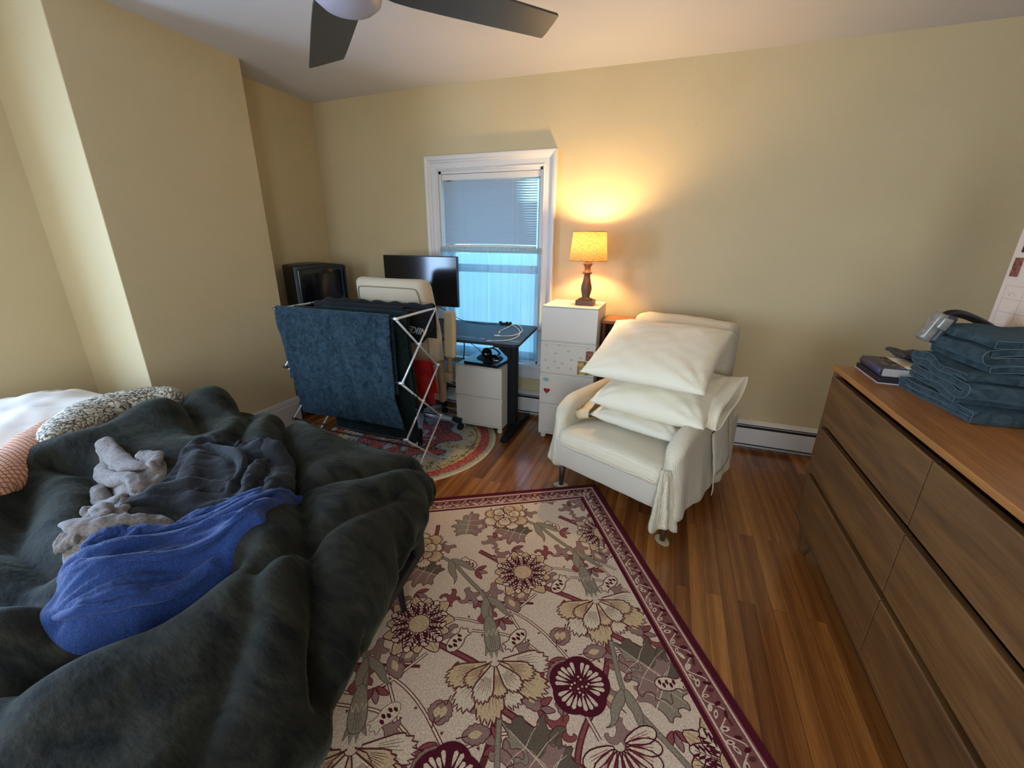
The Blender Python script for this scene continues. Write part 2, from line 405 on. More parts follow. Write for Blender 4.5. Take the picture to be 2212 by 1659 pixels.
# hydronic heater along the back wall
ht = thing('baseboard_heater', 'long low white metal baseboard heater with dark slots along the back wall', 'heater', (-.6, YB, 0))
y = YB
MB().box(-3.1, XR-.01, y-.01, y-.001, .0, .222).build('back_plate', TRIM, ht)
a = MB(); a.add([(x, yy, zz) for x in (-3.1, XR-.01) for (yy, zz) in ((y-.01, .222), (y-.014, .224), (y-.05, .205), (y-.05, .2), (y-.012, .216))],
                [(0, 1, 6, 5), (1, 2, 7, 6), (2, 3, 8, 7), (3, 4, 9, 8)]); a.build('top_cover', TRIM, ht)
MB().box(-3.1, XR-.01, y-.048, y-.045, .187, .191).build('damper_flap', TRIM, ht)
MB().box(-3.1, XR-.01, y-.06, y-.055, .045, .172).build('front_panel', TRIM, ht, mods=[BEV(.002)])
MB().box(-3.1, XR-.01, y-.045, y-.011, .03, .2).build('fin_element', mat('heater_dark_fins', (20, 18, 17), .7), ht)
MB().box(XR-.05, XR-.012, y-.062, y-.002, .01, .222).build('end_cap', TRIM, ht)

# ------------------------------------------------------------------ blind and cafe curtain
bl = thing('venetian_blind', 'white slatted blind lowered over the upper half of the window', 'blind', (-1.455, YB, 2.0))
MB().box(wx0+.022, wx1-.022, YB+.0, YB+.04, 1.965, 2.008).build('head_rail', WHITE_LAM, bl, mods=[BEV(.003)])
slm = sheer('blind_slat', (182, 184, 188), 0, .25)
a = MB(); ns = 26; zt, zb = 1.945, 1.475
for i in range(ns):
    z = zt-(zt-zb)*i/(ns-1); sag = .004 if i < ns-4 else .006
    def fn(u, v, z=z, i=i):
        x = wx0+.03+(wx1-wx0-.075)*u; q = (v-.5)
        bend = -.012*math.sin(PI*min(1, max(0, (u-.8)/.35)))*(1 if i < 9 else .2)
        return (x, YB+.012+.02*q*.75, z+.0125*q*2*(-.82)*-1+.002*(1-4*q*q)+bend*(q+.3)-sag*math.sin(PI*u)*(i/ns)*-.6)
    a.grid(fn, 16, 3)
a.build('slats', slm, bl, smooth=True)
MB().grid(lambda u, v: (wx0+.03+(wx1-wx0-.075)*u, YB-.001-.002*math.sin(PI*v), 1.425+.032*v+.008*math.sin(PI*u)), 16, 4).build('bottom_rail', mat('blind_rail', (205, 200, 190), .5), bl, smooth=True, mods=[('SOLIDIFY', dict(thickness=.01))])
for x in (-1.69, -1.245, -1.2):
    MB().tube([(x, YB-.004, 1.96), (x+.004, YB-.004, 1.44)], .0012, 5).build('ladder_cord', WHITE_LAM, bl)
cc = thing('cafe_curtain', 'gathered sheer white half curtain on a rod below the blind', 'curtain', (-1.455, YB-.03, 1.413))
MB().tube([(wx0-.005, YB-.022, 1.414), (wx1+.012, YB-.022, 1.414)], .006, 10).build('curtain_rod', TRIM, cc, smooth=True)
SH = sheer('sheer_voile', (186, 212, 226), .42, .6)
SH2 = sheer('sheer_voile_header', (205, 200, 185), .1, .5)
for k, (x0, x1) in enumerate(((wx0, -1.447), (-1.452, wx1+.01))):
    def fn(u, v, x0=x0, x1=x1, k=k):
        z = 1.44-.935*v; ph = u*34+1.3*noise.noise(V3((u*7, 0, k*5)))
        amp = .006+.012*min(1, v*2.5)
        fl = math.sin(ph*1.0)*.6+math.sin(ph*2.3+1+v*1.2)*.35+.5*noise.noise(V3((u*22, v*1.5, k)))
        xx = x0+(x1-x0)*u
        return (xx+.004*math.cos(ph), YB-.03+amp*fl-(.012*math.exp(-((v-.03)/.03)**2)), z)
    cp = MB().grid(fn, 150, 26).build('curtain_panel', SH, cc, smooth=True)
def fn(u, v):
    ph = u*150
    return (wx0+.0+(wx1-wx0+.01)*u, YB-.034+.005*math.sin(ph)+.004*noise.noise(V3((u*50, v, 0))), 1.4+.045*v+.004*math.sin(ph*1.7)*v)
MB().grid(fn, 260, 3).build('gathered_heading', SH2, cc, smooth=True)

# ------------------------------------------------------------------ ceiling fan
FC = V3((-1.17, 1.49, 0)); fan = thing('ceiling_fan', 'ceiling fan with dark grey blades and a pale round housing under the ceiling', 'ceiling fan', (FC.x, FC.y, H))
BLADE = mat('fan_blade', (70, 67, 64), .5, var=.06, vscale=8)
PALE = mat('fan_housing', (176, 170, 176), .5)
MB().lathe([(.0, 2.61), (.075, 2.61), (.07, 2.57), (.02, 2.55), (.02, 2.45), (.0, 2.45)], FC, 32, False).build('downrod', PALE, fan, smooth=True)
MB().lathe([(.0, 2.47), (.07, 2.465), (.11, 2.44), (.122, 2.40), (.12, 2.365), (.0, 2.365)], FC, 40, False).build('motor_housing', PALE, fan, smooth=True)
MB().lathe([(.0, 2.372), (.12, 2.366), (.124, 2.32), (.114, 2.285), (.085, 2.262), (.045, 2.25), (.0, 2.247)], FC, 40, False).build('light_dome', mat('frosted_dome', (178, 172, 182), .35), fan, smooth=True)
for k, ang in enumerate((47, 137, 227, 317)):
    L_ = (.83, .95, .85, .85)[k]; sl = (.0, .12, .05, .05)[k]
    a = MB(); R = Matrix.Translation((FC.x, FC.y, 2.362)) @ Matrix.Rotation(math.radians(ang), 4, 'Z') @ Matrix.Rotation(math.radians(-8), 4, 'X')
    a.prism(smoothpoly([(.08, -.04), (.15, -.085), (.28, -.094), (L_*.7, -.087), (L_-.035-sl*.8, -.081), (L_-.02-sl, -.079), (L_-.012-sl, -.07), (L_-.0, .072), (L_-.008, .08), (L_-.02, .081), (.28, .094), (.15, .085), (.08, .04)], it=1), -.004, .004)
    a.xf(R); a.build('blade', BLADE, fan, mods=[BEV(.002)])

# ------------------------------------------------------------------ dresser
DW = wood('dresser_walnut', (88, 56, 28), (122, 82, 42), 1, .45)
DT = wood('dresser_top', (146, 90, 36), (176, 114, 54), 1, .38)
DK = mat('dresser_shadow_gap', (34, 20, 12), .6)
DX, DY0, DY1, DZ = .77, .55, 2.285, .962
dr = thing('dresser', 'wide walnut six-drawer dresser with tapered feet along the right wall', 'dresser', (DX+.25, (DY0+DY1)/2, 0))
DB = 1.27
MB().box(DX-.004, DB, DY0-.006, DY1+.006, DZ-.022, DZ).build('top', DT, dr, mods=[BEV(.003)])
a = MB(); a.box(DX+.004, DB, DY1-.02, DY1, .15, DZ-.022); a.box(DX+.004, DB, DY0, DY0+.02, .15, DZ-.022); a.box(DX-.002, DB, DY0, DY1, .15, .172)
a.box(DB-.012, DB, DY0, DY1, .15, DZ-.022); a.build('carcass', DW, dr, mods=[BEV(.002)])
MB().box(DX+.045, DB-.02, DY0+.02, DY1-.02, .172, DZ-.025).build('gap_shade_block', DK, dr)  # block behind the drawers; the shade in the gaps is put into its dark colour
ym = 1.418
for r in range(3):
    for (c0, c1) in ((DY0+.022, ym-.003), (ym+.003, DY1-.022)):
        z1 = DZ-.022-.028-r*.2565; z0 = z1-.229
        a = MB()
        # drawer front with a finger-pull bevel along its upper edge
        pr = [(DX, z0+.002), (DX, z1-.004), (DX+.003, z1), (DX+.024, z1+.0), (DX+.024, z1-.035), (DX+.03, z0+.002)]
        vs = [(x, y, z) for y in (c0, c1) for (x, z) in pr]; n = len(pr)
        a.add(vs, [(i, (i+1) % n, (i+1) % n+n, i+n) for i in range(n)]+[tuple(range(n))[::-1], tuple(range(n, 2*n))])
        a.build('drawer', DW, dr, mods=[BEV(.0015)])
for (fx, fy) in ((DX+.03, DY1-.12), (DX+.03, DY0+.12), (DB-.06, DY1-.12), (DB-.06, DY0+.12)):
    a = MB(); s = 1 if fy > 1.4 else -1
    for k in (0,):
        a.add([(fx-.02, fy-.03, .15), (fx+.03, fy-.03, .15), (fx+.03, fy+.06*1, .15), (fx-.02, fy+.06, .15), (fx-.008, fy-.018, 0), (fx+.022, fy-.018, 0), (fx+.022, fy+.02, 0), (fx-.008, fy+.02, 0)],
              [(0, 1, 2, 3), (7, 6, 5, 4), (0, 4, 5, 1), (1, 5, 6, 2), (2, 6, 7, 3), (3, 7, 4, 0)])
    a.build('leg', DW, dr, mods=[BEV(.003)])

# ------------------------------------------------------------------ white drawer units
def caster(mb, x, y, r=.021):
    n0 = len(mb.v); prof = [(0, -.011), (r*.8, -.011), (r, -.006), (r, .006), (r*.8, .011), (0, .011)]
    mb.lathe(prof, (0, 0, 0), 20, False)
    mb.xf(Matrix.Translation((x, y, r)) @ Matrix.Rotation(.5, 4, 'Z') @ Matrix.Rotation(PI/2, 4, 'X'), n0)
def drawer_unit(name, label, x0, x1, y0, y1, z0, z1, n, drawers=True):
    t = thing(name, label, 'drawers', ((x0+x1)/2, (y0+y1)/2, 0))
    a = MB(); a.box(x0+.002, x1-.002, y0+.02, y1, z0, z1-.008); a.build('body', WHITE_LAM, t, mods=[BEV(.002)])
    MB().box(x0, x1, y0, y1, z1-.008, z1).build('top', WHITE_LAM, t, mods=[BEV(.002)])
    MB().box(x0, x1, y0+.003, y1, z0-.014, z0).build('plinth', WHITE_LAM, t, mods=[BEV(.002)])
    h = (z1-.008-z0)/n; ds = []
    for k in range(n):
        a0 = z0+k*h+.003; a1 = z0+(k+1)*h-(.009 if k < n-1 else .002)
        a = MB(); pr = [(y0+.0, a0), (y0+.0, a1-.020 if k < n-1 else a1), (y0+.011, a1-.012 if k < n-1 else a1), (y0+.011, a1), (y0+.019, a1), (y0+.019, a0)]
        vs = [(x, yy, zz) for x in (x0, x1) for (yy, zz) in pr]; m = len(pr)
        a.add(vs, [(i, (i+1) % m, (i+1) % m+m, i+m) for i in range(m)]+[tuple(range(m)), tuple(range(m, 2*m))[::-1]])
        ds.append(a.build('drawer', WHITE_LAM, t, mods=[BEV(.0015)]))
    for cx in (x0+.03, x1-.03):
        for cy in (y0+.035, y1-.035):
            a = MB(); caster(a, cx, cy); a.box(cx-.008, cx+.008, cy-.008, cy+.008, .03, z0-.01); a.build('caster', WHITE_LAM, t, smooth=False)
    return t, ds
tall, td = drawer_unit('tall_drawer_cabinet', 'tall white four-drawer cabinet on casters with magnets, under the glowing lamp', -.845, -.44, 2.925, 3.3, .06, 1.058, 4)
low, ld = drawer_unit('low_drawer_cabinet', 'low white two-drawer cabinet on casters standing under the black desk', -1.53, -1.13, 2.848, 3.2, .068, .563, 2)
# magnets and little drawings on the tall cabinet
INK = mat('pencil_grey', (130, 124, 118), .8)
def flat(poly, y, t=.0015):
    """thin plate in the x-z plane facing -y"""
    a = MB(); a.prism([(p[0], p[1]) for p in poly], 0, t); a.v = [(x, y-z, zz) for (x, zz, z) in a.v]; return a
def loop(cx, cz, r, seed, wob=.35, n=14):
    rr = random.Random(seed); return [(cx+r*(1+wob*(rr.random()-.5))*math.cos(2*PI*i/n)*1.2, cz+r*.8*(1+wob*(rr.random()-.5))*math.sin(2*PI*i/n)) for i in range(n)]
for i, (x, z) in enumerate([(-.806, .767), (-.707, .772), (-.637, .737), (-.732, .711), (-.808, .655), (-.737, .649), (-.679, .641), (-.612, .673), (-.786, .595), (-.707, .604), (-.611, .606), (-.495, .767), (-.546, .694)]):
    a = MB(); l = loop(x, z, .0085, i); l2 = loop(x+.003, z-.002, .004, i+50)
    for q in (l, l2): a.tube([(p[0], 2.9245, p[1]) for p in q+q[:1]], .0006, 4)
    a.build('doodle', INK, td[2])
pm = mat('photo_magnet_red', (120, 60, 52), .5, rgb2=(150, 96, 80), vscale=60)
pg = mat('photo_magnet_green', (44, 78, 48), .5, rgb2=(214, 168, 90), vscale=32)
o = flat([(-.507, .677), (-.455, .680), (-.455, .752), (-.507, .749)], 2.925).build('photo_magnet', pm, td[2]); o['label'] = 'small reddish photo magnet'
o = flat([(-.563, .567), (-.452, .569), (-.452, .672), (-.563, .671)], 2.925).build('photo_magnet', pg, td[2]); o['label'] = 'green and yellow photo magnet'
flat([(-.496, .69), (-.47, .69), (-.466, .715), (-.475, .735), (-.49, .73)], 2.9265, .0006).build('photo_figure', mat('photo_dark', (70, 44, 60), .6), td[2])
flat([(-.53, .58), (-.50, .575), (-.49, .6), (-.50, .625), (-.525, .61)], 2.9265, .0006).build('photo_figure', mat('photo_dark', (70, 44, 60), .6), td[2])
heart = [(0, -.036)]+[(.016*math.sin(t)**3*1.6, (.013*math.cos(t)-.005*math.cos(2*t)-.002*math.cos(3*t))*1.55) for t in [PI-.35-2*(PI-.35)*i/30 for i in range(31)]]
o = flat([(-.788+p[0]*.98+.0, .412+p[1]*.98) for p in heart], 2.925, .004).build('heart_magnet', mat('heart_red', (150, 30, 34), .35), td[1]); o['label'] = 'red heart magnet'
o = flat(loop(-.80, .50, .02, 5, .5, 16), 2.925, .003).build('flower_magnet', mat('magnet_teal', (130, 178, 176), .5), td[1])
o = flat(loop(-.783, .478, .022, 8, .7, 18), 2.9285, .003).build('leaf_magnet', mat('magnet_green', (60, 84, 62), .5), td[1])

# ------------------------------------------------------------------ table lamp
LC = V3((-.567, 3.1, 1.0585))
lp = thing('table_lamp', 'lit table lamp with woven straw shade and turned brown wooden base', 'lamp', LC)
LW = wood('lamp_wood', (74, 48, 34), (104, 70, 48), 2, .5, 3)
MB().box(LC.x-.063, LC.x+.063, LC.y-.063, LC.y+.063, LC.z, LC.z+.035).build('base', LW, lp, mods=[BEV(.003)])
MB().lathe([(.0, .035), (.055, .035), (.052, .042), (.03, .05), (.027, .058), (.034, .085), (.039, .11), (.037, .135), (.029, .165), (.022, .2), (.021, .215), (.034, .222), (.034, .23), (.022, .236), (.021, .262), (.026, .275), (.036, .29), (.032, .3), (.026, .303), (.042, .31), (.042, .317), (.012, .32), (0, .32)], LC, 36, False).build('column', LW, lp, smooth=True)
MB().lathe([(0, .315), (.014, .315), (.014, .35), (.019, .352), (.019, .39), (0, .39)], LC, 20, False).build('socket', mat('brass_socket', (120, 100, 70), .4, .8), lp, smooth=True)
m, N, L, b_ = nodes('woven_straw_shade')
tc = N.new('ShaderNodeTexCoord')
def thr(axis_scale):
    mp = N.new('ShaderNodeMapping'); mp.inputs['Scale'].default_value = axis_scale; L.new(tc.outputs['UV'], mp.inputs['Vector'])
    n = N.new('ShaderNodeTexNoise'); n.inputs['Scale'].default_value = 1; n.inputs['Detail'].default_value = 3; L.new(mp.outputs['Vector'], n.inputs['Vector']); return n
n1 = thr((30, 160, 1)); n2 = thr((260, 14, 1)); mx = N.new('ShaderNodeMath'); mx.operation = 'ADD'
L.new(n1.outputs['Fac'], mx.inputs[0]); L.new(n2.outputs['Fac'], mx.inputs[1])
r_ = ramp(N, [(.40, (120, 80, 38)), (.6, (206, 156, 92))]); hv = N.new('ShaderNodeMath'); hv.operation = 'MULTIPLY'; hv.inputs[1].default_value = .5
L.new(mx.outputs[0], hv.inputs[0]); L.new(hv.outputs[0], r_.inputs['Fac'])
tr = N.new('ShaderNodeBsdfTranslucent'); L.new(r_.outputs['Color'], tr.inputs['Color']); L.new(r_.outputs['Color'], b_.inputs['Base Color']); b_.inputs['Roughness'].default_value = .9
x = N.new('ShaderNodeMixShader'); x.inputs[0].default_value = .08; L.new(b_.outputs[0], x.inputs[1]); L.new(tr.outputs[0], x.inputs[2])
L.new(x.outputs[0], N['Material Output'].inputs['Surface']); STRAW = m
a = MB(); z0, z1 = LC.z+.31, LC.z+.503
a.grid(lambda u, v: (LC.x+(.134-.019*v)*math.cos(2*PI*u), LC.y+(.134-.019*v)*math.sin(2*PI*u), z0+(z1-z0)*v), 64, 12)
sh = a.build('shade', STRAW, lp, smooth=True)
uv = sh.data.uv_layers.new(name='UVMap')
for pl in sh.data.polygons:
    i, j = divmod(pl.index, 12)
    for li, (du, dv) in zip(pl.loop_indices, ((0, 0), (1, 0), (1, 1), (0, 1))): uv.data[li].uv = ((i+du)/64, (j+dv)/12)
for rr, zz in ((.134, z0), (.115, z1)): MB().tube([(LC.x+rr*math.cos(2*PI*i/48), LC.y+rr*math.sin(2*PI*i/48), zz) for i in range(49)], .0025, 6, False).build('shade_rim', mat('rim_gold', (190, 150, 90), .6), lp, smooth=True)
MB().lathe([(0, .385), (.012, .39), (.016, .4), (.029, .425), (.03, .44), (.024, .458), (.01, .468), (0, .47)], LC, 24, False).build('bulb', mat('glowing_bulb', (255, 220, 160), .5, emis=(255, 220, 160), estr=500), lp, smooth=True)

# ------------------------------------------------------------------ pine shelf behind the armchair
PW = wood('pine_orange', (140, 80, 34), (186, 116, 56), 0, .4, 1); PD = wood('pine_dark', (86, 44, 22), (110, 60, 32), 2, .5)
sf = thing('pine_bookcase', 'orange-brown pine bookcase standing between white cabinet and armchair', 'bookcase', (-.24, 3.2, 0))
x0, x1, y0, y1 = -.425, -.04, 3.08, 3.31
MB().box(x0-.008, x1+.008, y0-.012, y1, .93, .958).build('top', PW, sf, mods=[BEV(.008, 3)])
for xx in (x0, x1-.02): MB().box(xx, xx+.02, y0, y1, 0, .93).build('side_panel', PD, sf, mods=[BEV(.002)])
MB().box(x0+.02, x1-.02, y1-.01, y1, 0, .93).build('back_panel', PD, sf)
for zz in (.06, .33, .62): MB().box(x0+.02, x1-.02, y0+.01, y1-.01, zz, zz+.018).build('shelf', PD, sf)

# ------------------------------------------------------------------ desk
DKT = mat('desk_top_black', (26, 28, 34), .55, spec=.35, bump=.15, bscale=300); DKM = mat('desk_frame_black', (12, 12, 14), .55, spec=.3)
dk = thing('desk', 'black desk with T-shaped metal legs in front of the window', 'desk', (-1.6, 2.98, 0))
ZD = .82
def rrect(x0, x1, y0, y1, r, n=6):
    p = []
    for cx, cy, a0 in ((x1-r, y1-r, 0), (x0+r, y1-r, 90), (x0+r, y0+r, 180), (x1-r, y0+r, 270)):
        p += [(cx+r*math.cos(math.radians(a0+90*i/n)), cy+r*math.sin(math.radians(a0+90*i/n))) for i in range(n+1)]
    return p
MB().prism([(p[0]-.07*(p[1]-2.64)/.7*(1 if p[0] > -1.5 else 0), p[1]) for p in rrect(-2.2, -.925, 2.63, 3.335, .045)], ZD-.02, ZD).build('tabletop', DKT, dk, mods=[BEV(.004)])
DECAL = mat('desk_decal', (104, 112, 128), .5)
for pl in ([(-1.95, 2.742), (-1.95, 2.722), (-1.30, 2.722), (-1.284, 2.742)], [(-1.268, 2.73), (-1.235, 2.708), (-1.21, 2.73), (-1.235, 2.752)], [(-1.03, 2.722), (-.948, 2.722), (-.953, 2.742), (-1.02, 2.742)]):
    MB().prism(pl, ZD, ZD+.0004).build('edge_stripe', DECAL, dk)
text_mesh('AVTERULA', .026, Matrix.Translation((-1.125, 2.727, ZD+.0003)), 'lettering', DECAL, dk, .0003, .3)
for k, (xf_, xb) in enumerate(((-1.10, -1.105), (-2.06, -2.06))):
    a = MB(); a.box(xf_-.035, xf_+.035, 2.975, 3.055, .05, ZD-.02); a.build('leg_column', DKM, dk, mods=[BEV(.006)])
    a = MB(); a.prism([(2.735, .0), (3.3, .0), (3.3, .025), (3.07, .065), (2.96, .065), (2.74, .028)], -.03, .03)
    a.v = [(xf_+.03+zz, yy, hz) for (yy, hz, zz) in a.v]; a.build('foot', DKM, dk, mods=[BEV(.006)])
    s = -1 if k == 0 else 1
    # triangular gusset with two round holes
    g = MB(); tri = [(xf_, ZD-.022), (xf_+s*.2, ZD-.022), (xf_+s*.2, ZD-.045), (xf_+s*.03, ZD-.19), (xf_, ZD-.21)]
    g.prism(tri, 0, .006); g.v = [(x, 2.972-zz, z) for (x, z, zz) in g.v]; g.build('gusset', DKM, dk)
    a = MB(); a.box(xf_-.03, xf_+.03, 2.68, 3.3, ZD-.045, ZD-.02); a.build('top_bracket', DKM, dk)
MB().box(-2.06, -1.1, 3.03, 3.06, ZD-.075, ZD-.03).build('crossbar', DKM, dk)

# monitor
mo = thing('monitor', 'black flat monitor on the desk beside the window', 'monitor', (-1.95, 3.13, ZD))
a = MB(); a.box(-.348, .348, -.01, .022, -.2, .2); T = Matrix.Translation((-1.95, 3.08, 1.175)) @ Matrix.Rotation(.0, 4, 'Z')
a.xf(T); a.build('housing', mat('monitor_black', (10, 10, 12), .35), mo, mods=[BEV(.005)])
a = MB(); a.box(-.341, .341, -.0115, -.0095, -.188, .193); a.xf(T); a.build('screen', mat('monitor_screen', (8, 9, 13), .12), mo)
a = MB(); a.box(-.03, .03, .022, .05, -.33, .05); a.xf(T); a.build('neck', BLACKP, mo, mods=[BEV(.004)])
MB().prism(rrect(-2.07, -1.83, 3.02, 3.2, .02), ZD, ZD+.01).build('stand_base', BLACKP, mo)

def cable(name, label, pts, r, m, cat='cable', it=3, group=None, ends=None, endm=None):
    p = smoothpoly(pts, False, it); o = MB().tube(p, r, 8).build(name, m, None, smooth=True); tag(o, label, cat, group)
    if ends:
        for (i, ln, rr) in ends:
            q0 = V3(p[i]); q1 = V3(p[1] if i == 0 else p[-2]); d = (q0-q1).normalized()
            MB().tube([q0-d*.002, q0+d*ln*.2, q0+d*ln], rr, 10).build('plug', endm or m, o, smooth=True)
    return o
ZT = ZD+.0032
WC = mat('white_cable', (214, 212, 208), .45)
cable('charging_cable', 'white charging cable looped on the desk, reaching nearest its front edge', [(-1.225, 3.30, ZT), (-1.18, 3.25, ZT), (-1.095, 3.13, ZT), (-1.031, 2.99, ZT+.003), (-1.01, 2.857, ZT), (-1.03, 2.747, ZT), (-1.08, 2.70, ZT), (-1.14, 2.675, ZT)], .0024, WC, ends=[(-1, .035, .0045)])
cable('charging_cable', 'white charging cable on the desk with both plug ends near its middle', [(-1.20, 2.97, ZT), (-1.213, 3.03, ZT), (-1.207, 3.16, ZT), (-1.205, 3.27, ZT+.004), (-1.185, 3.31, ZT+.005), (-1.13, 3.26, ZT+.003), (-1.05, 3.10, ZT+.002), (-1.028, 2.99, ZT+.007), (-1.05, 2.902, ZT), (-1.1, 2.862, ZT), (-1.15, 2.85, ZT)], .0024, WC, ends=[(-1, .04, .0075), (0, .03, .005)])
BC = mat('black_cable', (18, 20, 26), .5)
cable('monitor_cable', 'thin black cable running from the monitor across the back of the desk', [(-1.93, 3.16, .96), (-1.86, 3.27, .93), (-1.76, 3.29, .86), (-1.66, 3.28, ZT), (-1.56, 3.26, ZT), (-1.47, 3.235, ZT), (-1.4, 3.25, ZT), (-1.345, 3.29, ZT)], .0028, BC)
hb = thing('usb_hub', 'small black hub with plugs at the back edge of the desk', 'usb hub', (-1.27, 3.295, ZD))
MB().box(-1.315, -1.225, 3.28, 3.31, ZD, ZD+.016).build('body', BLACKP, hb, mods=[BEV(.004)])
for xx in (-1.325, -1.265, -1.235): MB().tube([(xx, 3.285, ZD+.014), (xx+.012, 3.30, ZD+.016)], .011, 10).build('plug', BLACKR, hb, smooth=True)
# things on the low cabinet
zc = .5635
sl = tag(MB().prism([(-1.47, 2.882), (-1.169, 2.85), (-1.145, 3.15), (-1.495, 3.187)], zc, zc+.022).build('black_tray', mat('tray_black', (16, 18, 24), .3), None, mods=[BEV(.004)]), 'flat black glossy tray lying on the low white cabinet', 'tray')
md = tag(MB().prism(smoothpoly([(-1.42, 2.955), (-1.2, 2.915), (-1.195, 3.12), (-1.42, 3.155)], it=2), zc+.022, zc+.026).build('mouse_pad', mat('pad_black', (24, 26, 32), .8), None), 'black mouse pad lying on the black tray', 'mouse pad')
hs = thing('headset', 'black over-ear headset heaped with its cord on the mouse pad', 'headset', (-1.31, 3.03, zc+.026))
def ear(cx, cy, cz, tilt, rot):
    a = MB(); a.lathe([(0, 0), (.036, 0), (.042, .008), (.042, .02), (.034, .03), (.015, .036), (0, .036)], (0, 0, 0), 28, False)
    a.xf(Matrix.Translation((cx, cy, cz)) @ Matrix.Rotation(rot, 4, 'Z') @ Matrix.Rotation(tilt, 4, 'X')); return a
GB = mat('gloss_black', (10, 10, 12), .15)
ear(-1.335, 3.03, zc+.064, 1.2, .5).build('ear_cup', GB, hs, smooth=True); ear(-1.26, 3.0, zc+.028, .15, .2).build('ear_cup', GB, hs, smooth=True)
a = MB(); a.tube([(-1.335+.0, 3.03+.0, zc+.10)]+[(-1.335+.035*i, 3.06+.02*math.sin(i), zc+.105-.01*i*i*.5) for i in range(1, 4)]+[(-1.25, 3.01, zc+.05)], .007, 8)
a.build('headband', BLACKP, hs, smooth=True)
a = MB(); a.tube(smoothpoly([(-1.40+.05*math.cos(i*1.9)+.02*i, 3.05+.045*math.sin(i*2.1), zc+.0305+.003*(i % 3)) for i in range(9)], False, 3), .0025, 6); a.build('cord', BLACKR, hs, smooth=True)
a = MB(); a.tube([(-1.24, 2.945, zc+.033), (-1.21, 2.95, zc+.034), (-1.2, 2.955, zc+.033)], .006, 8); a.build('microphone', METAL, hs, smooth=True)
# cables under the desk
pc = cable('power_cable', 'black power cable hanging below the desk with a power brick at its end', [(-1.545, 3.04, .745), (-1.55, 3.06, .62), (-1.6, 3.1, .45), (-1.66, 3.18, .3), (-1.72, 3.24, .24), (-1.82, 3.26, .255), (-1.86, 3.255, .22)], .005, BC)
a = MB(); a.rbox(-.028, .028, -.018, .018, -.05, .05, .008, .02); a.xf(Matrix.Translation((-1.87, 3.25, .165)) @ Matrix.Rotation(.35, 4, 'Y')); a.build('power_brick', BLACKP, pc, smooth=True)
cable('thin_cable', 'second thin black cable under the desk, curving down behind the low cabinet', [(-1.54, 3.04, .745), (-1.5, 3.08, .68), (-1.45, 3.16, .61), (-1.43, 3.23, .5), (-1.44, 3.25, .3)], .003, BC)
cable('hanging_cable', 'thin grey cable hanging down beside the window casing next to the tall cabinet', [(-.995, 3.31, .79), (-.96, 3.31, .78), (-.905, 3.31, .775), (-.9, 3.308, .6), (-.9, 3.305, .4), (-.89, 3.30, .24)], .002, mat('grey_cord', (96, 100, 108), .5))

# ------------------------------------------------------------------ television-like black box on a brown stand (alcove)
TA = math.radians(38); tv = thing('boxy_television', 'large black boxy television with a glossy curved front in the far left alcove', 'television', (-2.70, 2.93, .8), 0)
def rotp(x, y, c, a): return (c[0]+x*math.cos(a)-y*math.sin(a), c[1]+x*math.sin(a)+y*math.cos(a))
C0 = (-2.835, 2.62); TWd = math.hypot(.3, .3)
def tf(p):   # local x along the front, y into the depth
    x, y = rotp(p[0], p[1], C0, math.radians(64)); return V3((x, y, p[2]))
def tvfn(p):
    q = V3(p); w = .43
    bulge = -.03*(1-((q.x-w/2)/(w/2))**2) if q.y < .1 else 0
    q.y += bulge*max(0, 1-q.y/.1); q.z += .018*math.sin(PI*min(1, max(0, q.x/w)))*max(0, (q.z-1.2)/.1)
    return tf(q)
MB().rbox(0, .43, 0, .27, .8, 1.29, .012, .03, tvfn).build('casing', mat('tv_black', (12, 12, 13), .45), tv, smooth=True)
MB().rbox(.025, .415, -.006, .02, .83, 1.262, .01, .03, tvfn).build('screen', mat('tv_screen', (8, 10, 14), .14), tv, smooth=True)
BW = wood('stand_brown', (110, 86, 66), (134, 108, 84), 2, .6)
st = thing('brown_stand', 'tall brown wooden stand beneath the black television in the alcove', 'stand', (-2.70, 2.9, 0))
a = MB(); a.rbox(0, .43, 0, .27, .06, .799, .003, .3, tf); a.build('cabinet', BW, st)
a = MB(); a.rbox(.02, .41, .01, .19, .0, .06, .002, .3, tf); a.build('plinth', mat('dark_plinth', (30, 20, 14), .7), st)
a = MB(); a.rbox(.03, .4, -.006, -.001, .1, .77, .002, .3, tf); a.build('door', BW, st)

# ------------------------------------------------------------------ office chair
CF = mat('cream_chair_fabric', (196, 176, 148), .9, bump=.25, bscale=250, sheen=.2); CS = mat('tan_plastic', (138, 116, 88), .5)
oc = thing('office_chair', 'cream upholstered office chair facing the desk, its back toward the bed', 'office chair', (-1.825, 2.76, 0), math.radians(-2))
def loc_fn(f): return f
def backfn(p):
    q = V3(p); t = (q.z-.33)/.93
    q.x *= (1+.10*math.sin(PI*min(1, max(0, t)))-.02)
    q.y += -.10*t*t+.07*math.cos((q.x/.3)*1.2)*0-.0+.05*(abs(q.x)/.3)**2
    q.y += -.012*math.exp(-((q.z-1.05)/.2)**2)
    return q
bk = MB().rbox(-.3, .3, -.24, -.12, .34, 1.245, .05, .04, backfn).build('backrest', CF, oc, smooth=True, world=False)
